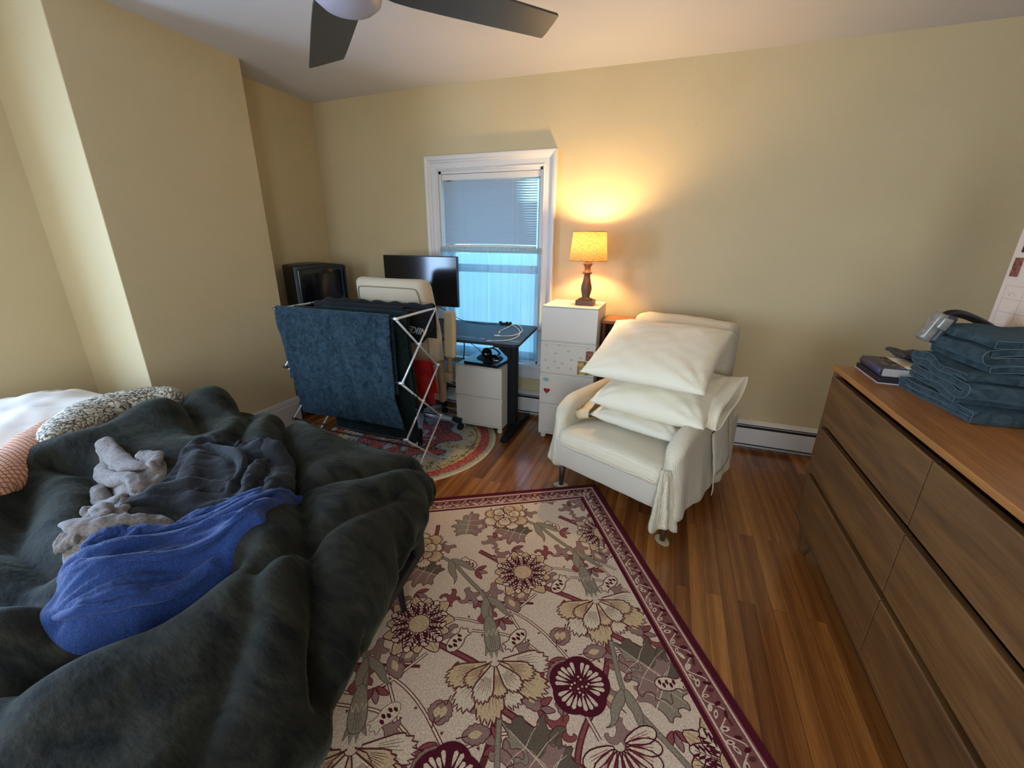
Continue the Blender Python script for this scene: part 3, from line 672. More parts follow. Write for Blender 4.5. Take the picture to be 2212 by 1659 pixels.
# piping seam on the back of the backrest
pts = []
for (x, z) in smoothpoly([(-.245, .45), (-.25, 1.0), (-.25, 1.17), (-.22, 1.19), (.22, 1.19), (.25, 1.17), (.25, 1.0), (.245, .45)], False, 2):
    pts.append(backfn(V3((x, -.243, z))))
MB().tube(pts, .004, 6).build('piping', CS, bk, smooth=True, world=False)
MB().rbox(-.27, .27, -.14, .32, .42, .52, .04, .05).build('seat', CF, oc, smooth=True, world=False)
MB().box(-.12, .12, -.1, .15, .39, .42).build('seat_plate', BLACKP, oc, world=False)
for s in (1, -1):
    # arm pad flipped up on the right; both have a bracket and a post
    x = .37*s
    pad = MB()
    pad.rbox(-.047, .047, -.02, .02, -.17, .17, .02, .015, lambda p: V3((p.x*(1-.1*(p.z/.17)**2), p.y, p.z)))
    if s > 0: pad.xf(Matrix.Translation((x+.045, -.17, .865)) @ Matrix.Rotation(.03, 4, 'Y'))
    else: pad.xf(Matrix.Translation((x, -.0, .68)) @ Matrix.Rotation(PI/2, 4, 'X'))
    pad.build('arm_pad', CF if s < 0 else mat('tan_arm_pad', (190, 168, 128), .6), oc, smooth=True, world=False)
    a = MB(); a.tube(smoothpoly([(x+.04*s, -.165, .72), (x+.03*s, -.16, .66), (x+.02*s, -.15, .58)], False, 1), .02, 10); a.build('arm_post', CS, oc, smooth=True, world=False)
    MB().rbox(x-.045*s-.018, x-.045*s+.022, -.19, -.13, .34, .66, .012, .04).build('arm_bracket', CS, oc, smooth=True, world=False)
    MB().rbox(x-.01*s-.02, x-.01*s+.055, -.185, -.14, .5, .58, .02, .02).build('arm_hinge', CS, oc, smooth=True, world=False)
MB().tube([(0, 0, .1), (0, 0, .4)], .028, 16).build('gas_lift', BLACKP, oc, smooth=True, world=False)
SIL = mat('silver_leg', (176, 182, 190), .35, .3)
for k in range(5):
    an = math.radians(14+72*k); c, s = math.cos(an), math.sin(an)
    a = MB(); a.tube([(0, 0, .125), (c*.16, s*.16, .105), (c*.33, s*.33, .075)], .024, 10, taper=[1.3, 1, .8]); lg = a.build('leg', SIL, oc, smooth=True, world=False)
    a = MB(); a.tube([(c*.275, s*.275, .093), (c*.35, s*.35, .08)], .024, 8); a.build('leg_cap', BLACKR, lg, smooth=True, world=False)
    cs = MB()
    for o_ in (-.014, .014):
        n0 = len(cs.v); cs.lathe([(0, -.009), (.022, -.009), (.027, -.004), (.027, .004), (.022, .009), (0, .009)], (0, 0, 0), 18, False)
        cs.xf(Matrix.Translation((c*.34-s*o_, s*.34+c*o_, .028)) @ Matrix.Rotation(an, 4, 'Z') @ Matrix.Rotation(PI/2, 4, 'X'), n0)
    cs.tube([(c*.34, s*.34, .03), (c*.34, s*.34, .08)], .008, 8); cs.build('caster', BLACKR, oc, smooth=True, world=False)

# ------------------------------------------------------------------ drying rack and what hangs on it
RK = thing('drying_rack', 'folding steel drying rack standing between the bed and the office chair', 'drying rack', (-1.86, 2.16, 0))
rx0, rx1, ryf, ryr = -2.30, -1.41, 1.95, 2.37
zt, zmid, zlow = 1.08, .70, .33
for x, s in ((rx0, -1), (rx1, 1)):
    MB().box(x-.008, x+.008, ryf-.01, ryr+.01, zt-.006, zt+.006).build('side_rail', METAL, RK, mods=[BEV(.003)])
    for k, ((y0, z0), (y1, z1)) in enumerate((((ryr, zt), (ryf, zmid)), ((ryf, zt), (ryr, zmid)), ((ryr, zmid), (ryf, zlow)), ((ryf, zmid), (ryr, zlow)), ((ryr, zlow), (ryf+.02, .006)), ((ryf, zlow), (ryr-.04, .006)))):
        o = .007 if k % 2 == 0 else -.006
        MB().tube([(x+s*o, y0, z0), (x+s*o, y1, z1)], .0068, 10).build('strut', METAL, RK, smooth=True)
    for (yy, zz) in ((ryf, zmid), (ryr, zmid), (ryf, zlow), (ryr, zlow), (ryf, zt), ((ryf+ryr)/2, (zt+zmid)/2), ((ryf+ryr)/2, (zmid+zlow)/2)):
        MB().tube([(x-s*.014, yy, zz), (x+s*.016, yy, zz)], .009, 10).build('joint', BLACKP if x < -2 else METAL, RK, smooth=True)
rods = [(ryf, zt), (ryf+.14, zt), (ryf+.28, zt), (ryr, zt), (ryf, zmid), (ryr, zmid), (ryf, zlow), (ryr, zlow), (ryf+.14, zlow*.62)]
for yy, zz in rods: MB().tube([(rx0, yy, zz), (rx1, yy, zz)], .006, 8).build('rod', mat('rod_dark', (38, 20, 18), .4), RK, smooth=True)
def hang(name, label, cat, x0, x1, y, z, zf, zb, m, r=.011, wob=.008, nx=70, wr=.004, seed=0, shape=None, mods=()):
    Lf = z-zf; Lb = z-zb; tot = Lf+PI*r+Lb; nv = max(30, int(tot/.014))
    def fn(u, v):
        s = v*tot; x = x0+(x1-x0)*u
        if s < Lf: p = V3((x, y-r, z-(Lf-s))); side = -1; d = Lf-s
        elif s < Lf+PI*r: a = (s-Lf)/r; p = V3((x, y-r*math.cos(a), z+r*math.sin(a))); side = 0; d = 0
        else: p = V3((x, y+r, z-(s-Lf-PI*r))); side = 1; d = s-Lf-PI*r
        k = min(1, d/.12)
        w = noise.noise(V3((x*5, p.z*1.3, seed)))*wob*1.6+noise.noise(V3((x*15, p.z*9, seed+4)))*wob*.5+noise.noise(V3((x*45, p.z*40, seed+9)))*wr*.5
        if side < 0: p.y += -abs(w)*k*1.1-.002*k
        elif side > 0: p.y += abs(w)*k*.8
        else: p.z += .002+abs(noise.noise(V3((x*20, 0, seed))))*.006
        if shape: p = shape(p, u, side, d)
        return p
    o = MB().grid(fn, nx, nv).build(name, m, None, smooth=True, mods=[('SOLIDIFY', dict(thickness=.004, offset=1))]+list(mods))
    return tag(o, label, cat)
def terry(name, c1, c2, sc=26):
    m, N, L, b = nodes(name); tc = N.new('ShaderNodeTexCoord')
    n = N.new('ShaderNodeTexNoise'); n.inputs['Scale'].default_value = sc; n.inputs['Detail'].default_value = 6; n.inputs['Distortion'].default_value = 1.6; L.new(tc.outputs['Object'], n.inputs['Vector'])
    r = ramp(N, [(.35, c1), (.65, c2)]); L.new(n.outputs['Fac'], r.inputs['Fac']); L.new(r.outputs['Color'], b.inputs['Base Color'])
    n2 = N.new('ShaderNodeTexNoise'); n2.inputs['Scale'].default_value = 320; n2.inputs['Detail'].default_value = 3; L.new(tc.outputs['Object'], n2.inputs['Vector'])
    ad = N.new('ShaderNodeMath'); ad.operation = 'MULTIPLY_ADD'; ad.inputs[1].default_value = 2.2; L.new(n.outputs['Fac'], ad.inputs[0]); L.new(n2.outputs['Fac'], ad.inputs[2])
    bp = N.new('ShaderNodeBump'); bp.inputs['Strength'].default_value = .5; bp.inputs['Distance'].default_value = .006; L.new(ad.outputs[0], bp.inputs['Height']); L.new(bp.outputs['Normal'], b.inputs['Normal'])
    b.inputs['Roughness'].default_value = .95; b.inputs['Sheen Weight'].default_value = .35; b.inputs['Sheen Tint'].default_value = lin((130, 160, 170)); b.inputs['Specular IOR Level'].default_value = .1
    return m
TEAL = terry('teal_terry', (22, 34, 42), (44, 60, 68)); DKG = terry('dark_green_terry', (18, 26, 25), (32, 42, 39))
def tsh(p, u, side, d):
    if side < 0:
        t = min(1, d/.66); p.x = p.x*(1-.0)+(.10*t*(1-u)*1.0)+(.05*max(0, t-.75)/.25)*max(0, u-.7)/.3
        p.z += .018*t*math.sin(u*2.2+.4)-.0
        band = math.exp(-((d-.53)/.045)**4)
        p.y = p.y*(1-band*.6)+(ryf-.02)*band*.6
    return p
tw = hang('bath_towel', 'dark teal bath towel draped over the front rod of the drying rack', 'towel', rx0+.005, rx1-.035, ryf, zt+.004, .40, .62, TEAL, .012, .016, 90, .006, 1, tsh)
gt = hang('bath_towel', 'blackish green towel with small white care tag hanging behind the teal towel on the rack', 'towel', rx0+.25, rx1-.01, ryf+.14, zt+.004, .25, .5, DKG, .012, .012, 60, .005, 5, lambda p, u, s, d: V3((p.x-.02*u*min(1, d/.1)+.05*u*min(1, d/.8), p.y, p.z)))
MB().box(-1.455, -1.405, 2.066, 2.0675, .222, .262).build('care_tag', mat('tag_white', (210, 208, 200), .7), gt)
BKF = mat('black_jersey', (15, 15, 18), .9, bump=.15, bscale=200)
def nsh(p, u, side, d):
    k = max(0, 1-((u-.72)/.3)**2) if side <= 0 else .4
    top = V3((p.x, p.y, p.z))
    if side < 0:
        L_ = .23*max(.18, min(1, 1.25*math.sin(PI*min(1, max(0, (u-.42)/.62)))**.6 if u > .42 else .25)); p.z = zt-(d/.23)*L_; p.x += .03*(d/.23)*(u-.5)
        p.y -= .012*math.sin(u*9)*(d/.23)
    if side == 0: p.z += .006*math.sin(u*40)+.004*noise.noise(V3((u*30, 2, 2)))
    return p
nk = hang('black_shorts', 'black sports garment with upside-down white lettering draped over the rear rods of the rack', 'clothing', rx0+.02, rx1+.005, ryr-.015, zt+.004, zt-.226, zt-.2, BKF, .016, .006, 60, .002, 8, nsh)
hang('black_cloth', 'black cloth lying over the middle rods of the rack, between teal towel and office chair', 'clothing', rx0+.05, rx1-.13, ryf+.28, zt+.004, zt-.15, zt-.12, BKF, .014, .01, 50, .003, 11)
LT = mat('logo_white', (205, 205, 205), .6)
MN = Matrix.Translation((-1.505, 2.318, .935)) @ Matrix.Rotation(.12, 4, 'Y') @ Matrix.Rotation(PI, 4, 'Y') @ Matrix.Rotation(PI/2, 4, 'X')
text_mesh('NIKE', .062, MN, 'lettering', LT, nk, .0014, .35)
sw = [(0, 0), (.012, .022), (.03, .026), (.036, .02), (.024, .016), (.014, .004), (.01, -.004)]
a = MB(); a.prism(smoothpoly([(-1.665+p[0]*1.1, .952+p[1]-.01) for p in [(.045, -.004), (.04, .014), (.022, .024), (0, .024), (0, .017), (.016, .014), (.028, .006), (.034, -.01)]], it=1), 0, .001)
a.v = [(x, 2.3175-zz, z) for (x, z, zz) in a.v]; a.build('swoosh_mark', LT, nk)
hang('red_cloth', 'red towel hanging from the middle rod of the rack beside the office chair', 'towel', -1.74, -1.455, ryr, zmid+.004, .37, .45, terry('red_terry', (140, 16, 14), (186, 30, 24), 8), .01, .02, 40, .003, 15,
     lambda p, u, s, d: V3((p.x+.05*(d/.33)*(u-.3), p.y-(.02 if s < 0 else 0)*math.sin(u*6)*(d/.33), p.z+.04*(d/.33)*u)))

# ------------------------------------------------------------------ round rug
m, N, L, b_ = nodes('distressed_round_rug')
tc = N.new('ShaderNodeTexCoord'); OB = tc.outputs['Object']
def nz(scale, det=5, dist=0, vec=None, sc3=None):
    n = N.new('ShaderNodeTexNoise'); n.inputs['Scale'].default_value = scale; n.inputs['Detail'].default_value = det; n.inputs['Distortion'].default_value = dist
    v = vec or OB
    if sc3:
        mp = N.new('ShaderNodeMapping'); mp.inputs['Scale'].default_value = sc3; L.new(v, mp.inputs['Vector']); v = mp.outputs['Vector']
    L.new(v, n.inputs['Vector']); return n.outputs['Fac']
def mth(op, a, b=None, c=None):
    k = N.new('ShaderNodeMath'); k.operation = op
    for i, q in enumerate((a, b, c)):
        if q is None: continue
        if isinstance(q, (int, float)): k.inputs[i].default_value = q
        else: L.new(q, k.inputs[i])
    return k.outputs[0]
def mixc(f, a, b):
    k = N.new('ShaderNodeMix'); k.data_type = 'RGBA'
    for i, q in ((0, f), (6, a), (7, b)):
        if isinstance(q, tuple): k.inputs[i].default_value = q
        elif isinstance(q, (int, float)): k.inputs[i].default_value = q
        else: L.new(q, k.inputs[i])
    return k.outputs[2]
ln_ = N.new('ShaderNodeVectorMath'); ln_.operation = 'LENGTH'; fl = N.new('ShaderNodeMapping'); fl.inputs['Scale'].default_value = (1/.69, 1/.69, 0); L.new(OB, fl.inputs['Vector']); L.new(fl.outputs['Vector'], ln_.inputs[0])
rad = ln_.outputs['Value']; jig = mth('MULTIPLY_ADD', nz(30, 4), .05, -.025); rj = mth('ADD', rad, jig)
sx = N.new('ShaderNodeSeparateXYZ'); L.new(OB, sx.inputs[0]); ang = mth('ARCTAN2', sx.outputs[1], sx.outputs[0])
pet = mth('MULTIPLY', mth('COSINE', mth('MULTIPLY', ang, 8)), .07)
rp = mth('ADD', mth('ADD', rad, pet), mth('MULTIPLY_ADD', nz(5, 6), .5, -.25))
med = ramp(N, [(0, (176, 70, 74)), (.15, (150, 52, 60)), (.2, (196, 196, 205)), (.27, (60, 66, 84)), (.31, (170, 56, 66)), (.46, (176, 66, 74)), (.5, (46, 48, 56)), (.55, (172, 186, 206)), (.63, (190, 180, 150)), (1, (196, 184, 148))]); L.new(rp, med.inputs['Fac'])
bor = ramp(N, [(0, (196, 182, 146)), (.77, (190, 176, 138)), (.785, (96, 96, 84)), (.8, (206, 178, 104)), (.825, (200, 172, 110)), (.835, (172, 50, 58)), (.915, (180, 58, 64)), (.925, (96, 74, 66)), (.94, (176, 164, 130)), (.975, (190, 178, 148)), (.985, (216, 206, 184)), (1, (216, 206, 184))]); bor.color_ramp.interpolation = 'LINEAR'
L.new(rj, bor.inputs['Fac'])
isb = mth('GREATER_THAN', rj, .77); c0 = mixc(isb, med.outputs['Color'], bor.outputs['Color'])
bl_ = mth('GREATER_THAN', mth('MULTIPLY', nz(11, 6, 1.2), nz(90, 3, 0, None, (1, .5, 1))), .31); inn = mth('LESS_THAN', rj, .83)
c1 = mixc(mth('MULTIPLY', mth('MULTIPLY', bl_, inn), .85), c0, lin((40, 44, 50)))
wf = mth('GREATER_THAN', nz(120, 3, 0, None, (.6, 1, 1)), .56); c2 = mixc(mth('MULTIPLY', wf, .45), c1, lin((206, 198, 176)))
L.new(c2, b_.inputs['Base Color']); b_.inputs['Roughness'].default_value = .95
bp = N.new('ShaderNodeBump'); bp.inputs['Strength'].default_value = .4; bp.inputs['Distance'].default_value = .004; L.new(nz(260, 2), bp.inputs['Height']); L.new(bp.outputs['Normal'], b_.inputs['Normal'])
RRUG = m
a = MB(); a.lathe([(0, 0), (.69, 0), (.6925, .003), (.69, .0065), (0, .0065)], (0, 0, 0), 96, False)
o = a.build('round_rug', RRUG); o.location = (-1.80, 2.53, .0003); tag(o, 'round distressed rug in red and cream under drying rack and office chair', 'rug')

# ------------------------------------------------------------------ floral rug: pattern inlaid as thin shapes of one mesh
def yarn(name, rgb, var=.12):
    m, N, L, b = nodes(name); tc = N.new('ShaderNodeTexCoord')
    n = N.new('ShaderNodeTexNoise'); n.inputs['Scale'].default_value = 170; n.inputs['Detail'].default_value = 3; L.new(tc.outputs['Object'], n.inputs['Vector'])
    c = rgb; r = ramp(N, [(.3, tuple(x*(1-var) for x in c)), (.7, tuple(min(255, x*(1+var)) for x in c))]); L.new(n.outputs['Fac'], r.inputs['Fac']); L.new(r.outputs['Color'], b.inputs['Base Color'])
    bp = N.new('ShaderNodeBump'); bp.inputs['Strength'].default_value = .25; bp.inputs['Distance'].default_value = .002; L.new(n.outputs['Fac'], bp.inputs['Height']); L.new(bp.outputs['Normal'], b.inputs['Normal'])
    b.inputs['Roughness'].default_value = .95; b.inputs['Specular IOR Level'].default_value = .1; return m
RM = [yarn('rug_cream', (216, 192, 168)), yarn('rug_maroon', (84, 26, 38)), yarn('rug_brown_outline', (98, 48, 48)), yarn('rug_straw', (206, 176, 136)), yarn('rug_green', (146, 132, 112)), yarn('rug_mauve', (148, 116, 106)), yarn('rug_rose', (140, 76, 74)), yarn('rug_pale', (218, 196, 168)), yarn('rug_border', (130, 82, 76)), yarn('rug_deep_green', (104, 90, 76))]
CREAM, MAR, OUT, STRAWC, GRN, MAU, ROS, PALEC, BRD, DGR = range(10)
RUG = MB(); RW, RL, BW_ = 1.62, 2.42, .145
ZL = .0055; DZL = .00018
# local axes: p along the short edge, q along the long edge
CNT = [0]
def r2(p, q, lay): return (p, q, ZL+DZL*lay+(CNT[0] % 61)*1.1e-6)
XMIN, YMIN, XMAX, YMAX = BW_, BW_, RW-BW_, RL-BW_
def clipm(pl, lo=(XMIN, YMIN), hi=(XMAX, YMAX)):
    for ax in (0, 1):
        for (lim, sg) in ((lo[ax], 1), (hi[ax], -1)):
            out = []; n = len(pl)
            for i in range(n):
                a = pl[i]; b = pl[(i+1) % n]; ia = (a[ax]-lim)*sg >= 0; ib = (b[ax]-lim)*sg >= 0
                if ia: out.append(a)
                if ia != ib:
                    t = (lim-a[ax])/(b[ax]-a[ax]); out.append((a[0]+(b[0]-a[0])*t, a[1]+(b[1]-a[1])*t))
            pl = out
            if len(pl) < 3: return []
    return pl
def fill(pl, mi, lay, lo=None, hi=None):
    CNT[0] += 7; pl = clipm(pl, lo or (XMIN, YMIN), hi or (XMAX, YMAX))
    if len(pl) < 3: return
    tri = tessellate_polygon([[V3((p[0], p[1], 0)) for p in pl]]); RUG.mi = mi; fs = []
    for a, b, c in tri:
        ar = (pl[b][0]-pl[a][0])*(pl[c][1]-pl[a][1])-(pl[c][0]-pl[a][0])*(pl[b][1]-pl[a][1])
        fs.append((a, b, c) if ar > 0 else (a, c, b))
    RUG.add([r2(p[0], p[1], lay) for p in pl], fs)
def stroke(pl, w, mi, lay, taper=False, closed=False, box=None):
    CNT[0] += 7; n = len(pl); lo, hi = box or ((XMIN, YMIN), (XMAX, YMAX)); RUG.mi = mi; vs = []
    for i in range(n):
        a = pl[(i-1) % n] if (closed or i) else pl[0]; b = pl[(i+1) % n] if (closed or i < n-1) else pl[-1]
        dx, dy = b[0]-a[0], b[1]-a[1]; l = math.hypot(dx, dy) or 1
        ww = w/2*(1 if not taper else (math.sin(PI*min(.98, (i+.6)/n))**.6 if taper == 2 else 1-.85*i/n))
        vs.append((pl[i][0]-dy/l*ww, pl[i][1]+dx/l*ww, pl[i][0]+dy/l*ww, pl[i][1]-dx/l*ww))
    ok = lambda x, y: lo[0] <= x <= hi[0] and lo[1] <= y <= hi[1]
    for i in range(n if closed else n-1):
        a = vs[i]; b = vs[(i+1) % n]
        if ok(a[0], a[1]) and ok(b[2], b[3]) and ok(a[2], a[3]) and ok(b[0], b[1]):
            RUG.add([r2(a[0], a[1], lay), r2(a[2], a[3], lay), r2(b[2], b[3], lay), r2(b[0], b[1], lay)], [(0, 1, 2, 3)])
class Fr:   # local drawing frame of one motif
    def __init__(s, x, y, ang=0, sc=1, flip=1): s.x, s.y, s.c, s.s, s.k, s.f = x, y, math.cos(ang), math.sin(ang), sc, flip
    def __call__(s, pts): return [(s.x+(p[0]*s.f*s.c-p[1]*s.s)*s.k, s.y+(p[0]*s.f*s.s+p[1]*s.c)*s.k) for p in pts]
def petal(r0, r1, a0, a1, teeth, depth, n=None):
    n = teeth*3; p = []
    for i in range(n+1):
        t = i/n; a = a0+(a1-a0)*t; rr = r1*(1-.30*abs(2*t-1)**2.6)*(1-depth*(0 if i % 3 == 1 else 1)*.5-(depth*.7 if i % 3 == 0 else 0))
        p.append((rr*math.sin(a), rr*math.cos(a)))
    return [(r0*math.sin(a0), r0*math.cos(a0))]+p+[(r0*math.sin(a1), r0*math.cos(a1))]
def outline(F, pl, mi, lay, w=.0035, closed=True): stroke(F(pl), w, mi, lay, closed=closed)
def carnation(x, y, ang, sc=1, open_=False):
    F = Fr(x, y, ang, sc)
    rings = ((.03, .19, 6, 1.62, 0), (.02, .135, 5, 1.3, .35)) if not open_ else ((.03, .145, 9, PI, .1), (.02, .095, 6, PI*.96, .2))
    for ri, (r0, r1, n, half, off) in enumerate(rings):
        for k in range(n):
            a0 = -half+2*half*k/n-.07; a1 = -half+2*half*(k+1)/n+.07; rr = r1*(1+.1*math.sin(k*2.3+ri))
            pl = petal(r0, rr, a0, a1, 7, .075)
            L0 = 3+ri*2+.4*(k % 2)
            fill(F(pl), STRAWC if (k+ri) % 2 else PALEC, L0); outline(F, pl, OUT, L0+.3, .0055)
            for j in range(1, 8):
                a = a0+(a1-a0)*j/8; am = (a0+a1)/2
                q = [(r*math.sin(am+(a-am)*(.55+.45*(r/rr))), r*math.cos(am+(a-am)*(.55+.45*(r/rr)))) for r in (rr*.4, rr*.6, rr*(.78-.07*(j % 2)))]
                stroke(F(q), .0019, OUT, L0+.35, 2)
    if open_:
        for i in range(22):
            rr = .03*random.random()**.5+.003; a = random.random()*6.3; c = (rr*math.cos(a), rr*math.sin(a)+.01); d = .006
            fill(F([(c[0]+d*math.cos(t), c[1]+d*math.sin(t)) for t in (0, 1.2, 2.4, 3.6, 4.8)]), MAR if i % 3 else PALEC, 8)
    else:
        for s in (-1, 1):
            stroke(F([(s*.01, .0), (s*.045, .02), (s*.06, .045), (s*.045, .06)]), .005, OUT, 7.6, 1)
def bud(x, y, ang, L_=.16, w=.04):
    F = Fr(x, y, ang)
    pl = smoothpoly([(-w*.45, 0), (-w*.72, -L_*.25), (-w*.6, -L_*.6), (-w*.42, -L_*.9), (0, -L_), (w*.42, -L_*.9), (w*.6, -L_*.6), (w*.72, -L_*.25), (w*.45, 0)], it=2)
    pl2 = [(-w*.8, .012), (-w*.35, -.006), (-w*.15, .028), (w*.05, -.004), (w*.3, .03), (w*.45, -.002), (w*.8, .015), (w*.55, -.05), (-w*.55, -.05)]
    fill(F(pl2), GRN, 8.6); outline(F, pl2, DGR, 8.7, .003); fill(F(pl), GRN, 8.9); outline(F, pl, DGR, 9, .0035)
    zz = [(-w*.62+w*1.24*i/6, -L_*.5+(.014 if i % 2 else -.012)) for i in range(7)]; stroke(F(zz), .004, PALEC, 9.2)
    for j in (-1, 0, 1): stroke(F([(j*.009, -L_*.4), (j*.008, -.01)]), .002, DGR, 9.2)
def dahlia(x, y, ang=0, sc=1):
    F = Fr(x, y, ang, sc)
    for ring, (n, r0, r1, w, off) in enumerate(((11, .03, .140, .038, .28), (11, .025, .118, .035, 0))):
        for k in range(n):
            a = 2*PI*k/n+off; G = lambda pts, a=a: F([(p[0]*math.cos(a)+p[1]*math.sin(a), -p[0]*math.sin(a)+p[1]*math.cos(a)) for p in pts])
            tip = .012*((k % 3)-1); rr = r1*(1+.08*((k*5) % 3-1))
            pl = smoothpoly([(-.006, r0), (-w, rr*.55), (-w*.75, rr*.82), (tip, rr*1.08), (w*.75, rr*.82), (w, rr*.55), (.006, r0)], it=1)
            fill(G(pl), STRAWC if ring == 0 else PALEC, 4+ring*2+(k % 2)*.3); stroke(G(pl), .004, MAR, 4.4+ring*2+(k % 2)*.3, closed=True)
            if ring:
                for j in range(4):
                    for s in (-1, 1):
                        yy = rr*(.42+.13*j); q = [(0, yy-.006), (s*w*.4, yy-.001), (s*w*.82*(1-.1*j), yy+.017), (s*w*.4, yy+.016)]
                        fill(G(q), MAR, 6.9)
                stroke(G([(0, rr*.3), (0, rr*.9)]), .003, MAR, 6.95, 1)
            else:
                for j in (-1, 1): stroke(G([(j*.008, rr*.7), (j*.006, rr*.95)]), .002, OUT, 4.9, 2)
    for (r, mi, ly) in ((.044, MAR, 8), (.041, STRAWC, 8.2)):
        fill(F([(r*math.cos(t*.21), r*math.sin(t*.21)) for t in range(30)]), mi, ly)
    for i in range(70):
        rr = .037*math.sqrt((i+.5)/70); a = i*2.39996; c = (rr*math.cos(a), rr*math.sin(a)); d = .0018
        fill(F([(c[0]+d*math.cos(t), c[1]+d*math.sin(t)) for t in (0, 1.57, 3.14, 4.71)]), OUT, 8.4)
def rose(x, y, sc=1, ang=0):
    F = Fr(x, y, ang, sc); n = 60
    pl = [((.098+.012*abs(math.sin(2.5*2*PI*i/n)))*math.cos(2*PI*i/n), (.098+.012*abs(math.sin(2.5*2*PI*i/n)))*math.sin(2*PI*i/n)) for i in range(n)]
    fill(F(pl), MAR, 9)
    for k in range(25):
        a = 2*PI*k/25; ro = .088 if k % 5 else .075; ri = .034+.008*(k % 2); w = .0072
        q = [(ri, 0), ((ri+ro)/2, -w*.8), (ro-.006, -w), (ro, 0), (ro-.006, w), ((ri+ro)/2, w*.8)]
        fill(F([(p[0]*math.cos(a)-p[1]*math.sin(a), p[0]*math.sin(a)+p[1]*math.cos(a)) for p in q]), PALEC if k % 2 else CREAM, 9.3)
    for i in range(22):
        rr = .036*math.sqrt((i+.5)/22); a = i*2.4; c = (rr*math.cos(a), rr*math.sin(a)); d = .0042
        fill(F([(c[0]+d*math.cos(t), c[1]+d*math.sin(t)) for t in (0, 1, 2, 3, 4, 5)]), PALEC if i % 2 else OUT, 9.5)
def daisy(x, y, ang=0, sc=1):
    F = Fr(x, y, ang, sc)
    for k in range(9):
        a = -1.5+3.0*k/8; G = lambda pts, a=a: F([(p[0]*math.cos(a)+p[1]*math.sin(a), -p[0]*math.sin(a)+p[1]*math.cos(a)) for p in pts])
        pl = smoothpoly([(-.008, .02), (-.026, .08), (-.02, .115), (0, .13), (.02, .115), (.026, .08), (.008, .02)], it=1)
        fill(G(pl), PALEC, 5+(k % 2)*.3); stroke(G(pl), .0045, MAR, 5.7, closed=True)
        for j in (-1, 0, 1): stroke(G([(j*.004, .04), (j*.009, .1)]), .0028, ROS, 5.8, 2)
def oval_leaf(x, y, ang, L_=.1, w=.034, mi=MAU):
    F = Fr(x, y, ang); p = []
    n = 5
    for s in (1, -1):
        for i in range(n*2+1):
            t = i/(n*2) if s > 0 else 1-i/(n*2)
            ww = w*math.sin(PI*min(1, t*.92+.04))**.75*(1 if i % 2 else .82); p.append((s*ww, t*L_))
    fill(F(p), mi, 2.5); stroke(F(p), .0032, OUT, 2.7, closed=True)
    q = [(w*.36*math.sin(PI*i/8)*s, L_*(.2+.52*(i/8))) for s, rng in ((1, range(9)), (-1, range(8, -1, -1))) for i in rng]
    fill(F(q), STRAWC, 2.9)
    stroke(F([(0, -.02), (0, .02)]), .004, OUT, 2.6)
def acanthus(x, y, ang, sc=1, flip=1, mi=MAU, mi2=GRN):
    F = Fr(x, y, ang, sc, flip)
    half = [(0, 0), (.03, .01), (.075, -.02), (.07, .02), (.105, .03), (.075, .05), (.1, .075), (.13, .07), (.115, .1), (.08, .105), (.095, .135), (.12, .15), (.085, .155), (.06, .14), (.05, .175), (.06, .2), (.03, .215), (.015, .2), (0, .245)]
    oth = [(-p[0]*.85, p[1]*.95-.01) for p in half[1:-1]][::-1]
    pl = half+oth; pl2 = smoothpoly(half+[(0, .12)], it=1)
    fill(F(smoothpoly(pl, it=1)), mi2, 2); fill(F(pl2), mi, 2.15); stroke(F(smoothpoly(pl, it=1)), .0035, OUT, 2.35, closed=True)
    stroke(F([(0, -.03), (0, .1), (0, .2)]), .004, PALEC, 2.5, 1)
    for (ax, ay, bx, by) in ((0, .04, .07, .03), (0, .09, .1, .085), (0, .13, .08, .145), (0, .04, -.06, .03), (0, .09, -.09, .08), (0, .13, -.07, .14)): stroke(F([(ax, ay), ((ax+bx)/2, (ay+by)/2+.004), (bx, by)]), .0026, PALEC, 2.5, 1)
def curl(x, y, ang, sc=1, flip=1, mi=MAU):
    """little forked scroll leaf"""
    F = Fr(x, y, ang, sc, flip)
    pl = smoothpoly([(0, 0), (.012, .03), (.04, .045), (.055, .03), (.045, .02), (.065, .015), (.07, .04), (.05, .065), (.025, .06), (.03, .09), (.05, .1), (.035, .115), (.01, .105), (0, .075), (-.02, .085), (-.04, .075), (-.03, .065), (-.015, .05), (-.02, .02), (-.035, .015), (-.02, .0)], it=1)
    fill(F(pl), mi, 2.2); stroke(F(pl), .0026, OUT, 2.4, closed=True)
def stem(pl, w=.02, c1=OUT, c2=PALEC, lay=1, it=3):
    q = smoothpoly(pl, False, it); stroke(q, w, c1, lay); stroke(q, w*.5, c2, lay+.25)
def thorns(pl, m=OUT):
    q = smoothpoly(pl, False, 2)
    for i in range(2, len(q)-2, 3):
        dx, dy = q[i+1][0]-q[i-1][0], q[i+1][1]-q[i-1][1]; l = math.hypot(dx, dy) or 1; s = 1 if i % 2 else -1
        px, py = q[i][0]-dy/l*.012*s, q[i][1]+dx/l*.012*s
        fill([(px, py), (px+dx/l*.008-dy/l*.012*s, py+dy/l*.008+dx/l*.012*s), (px+dx/l*.012, py+dy/l*.012)], m, 1.6)
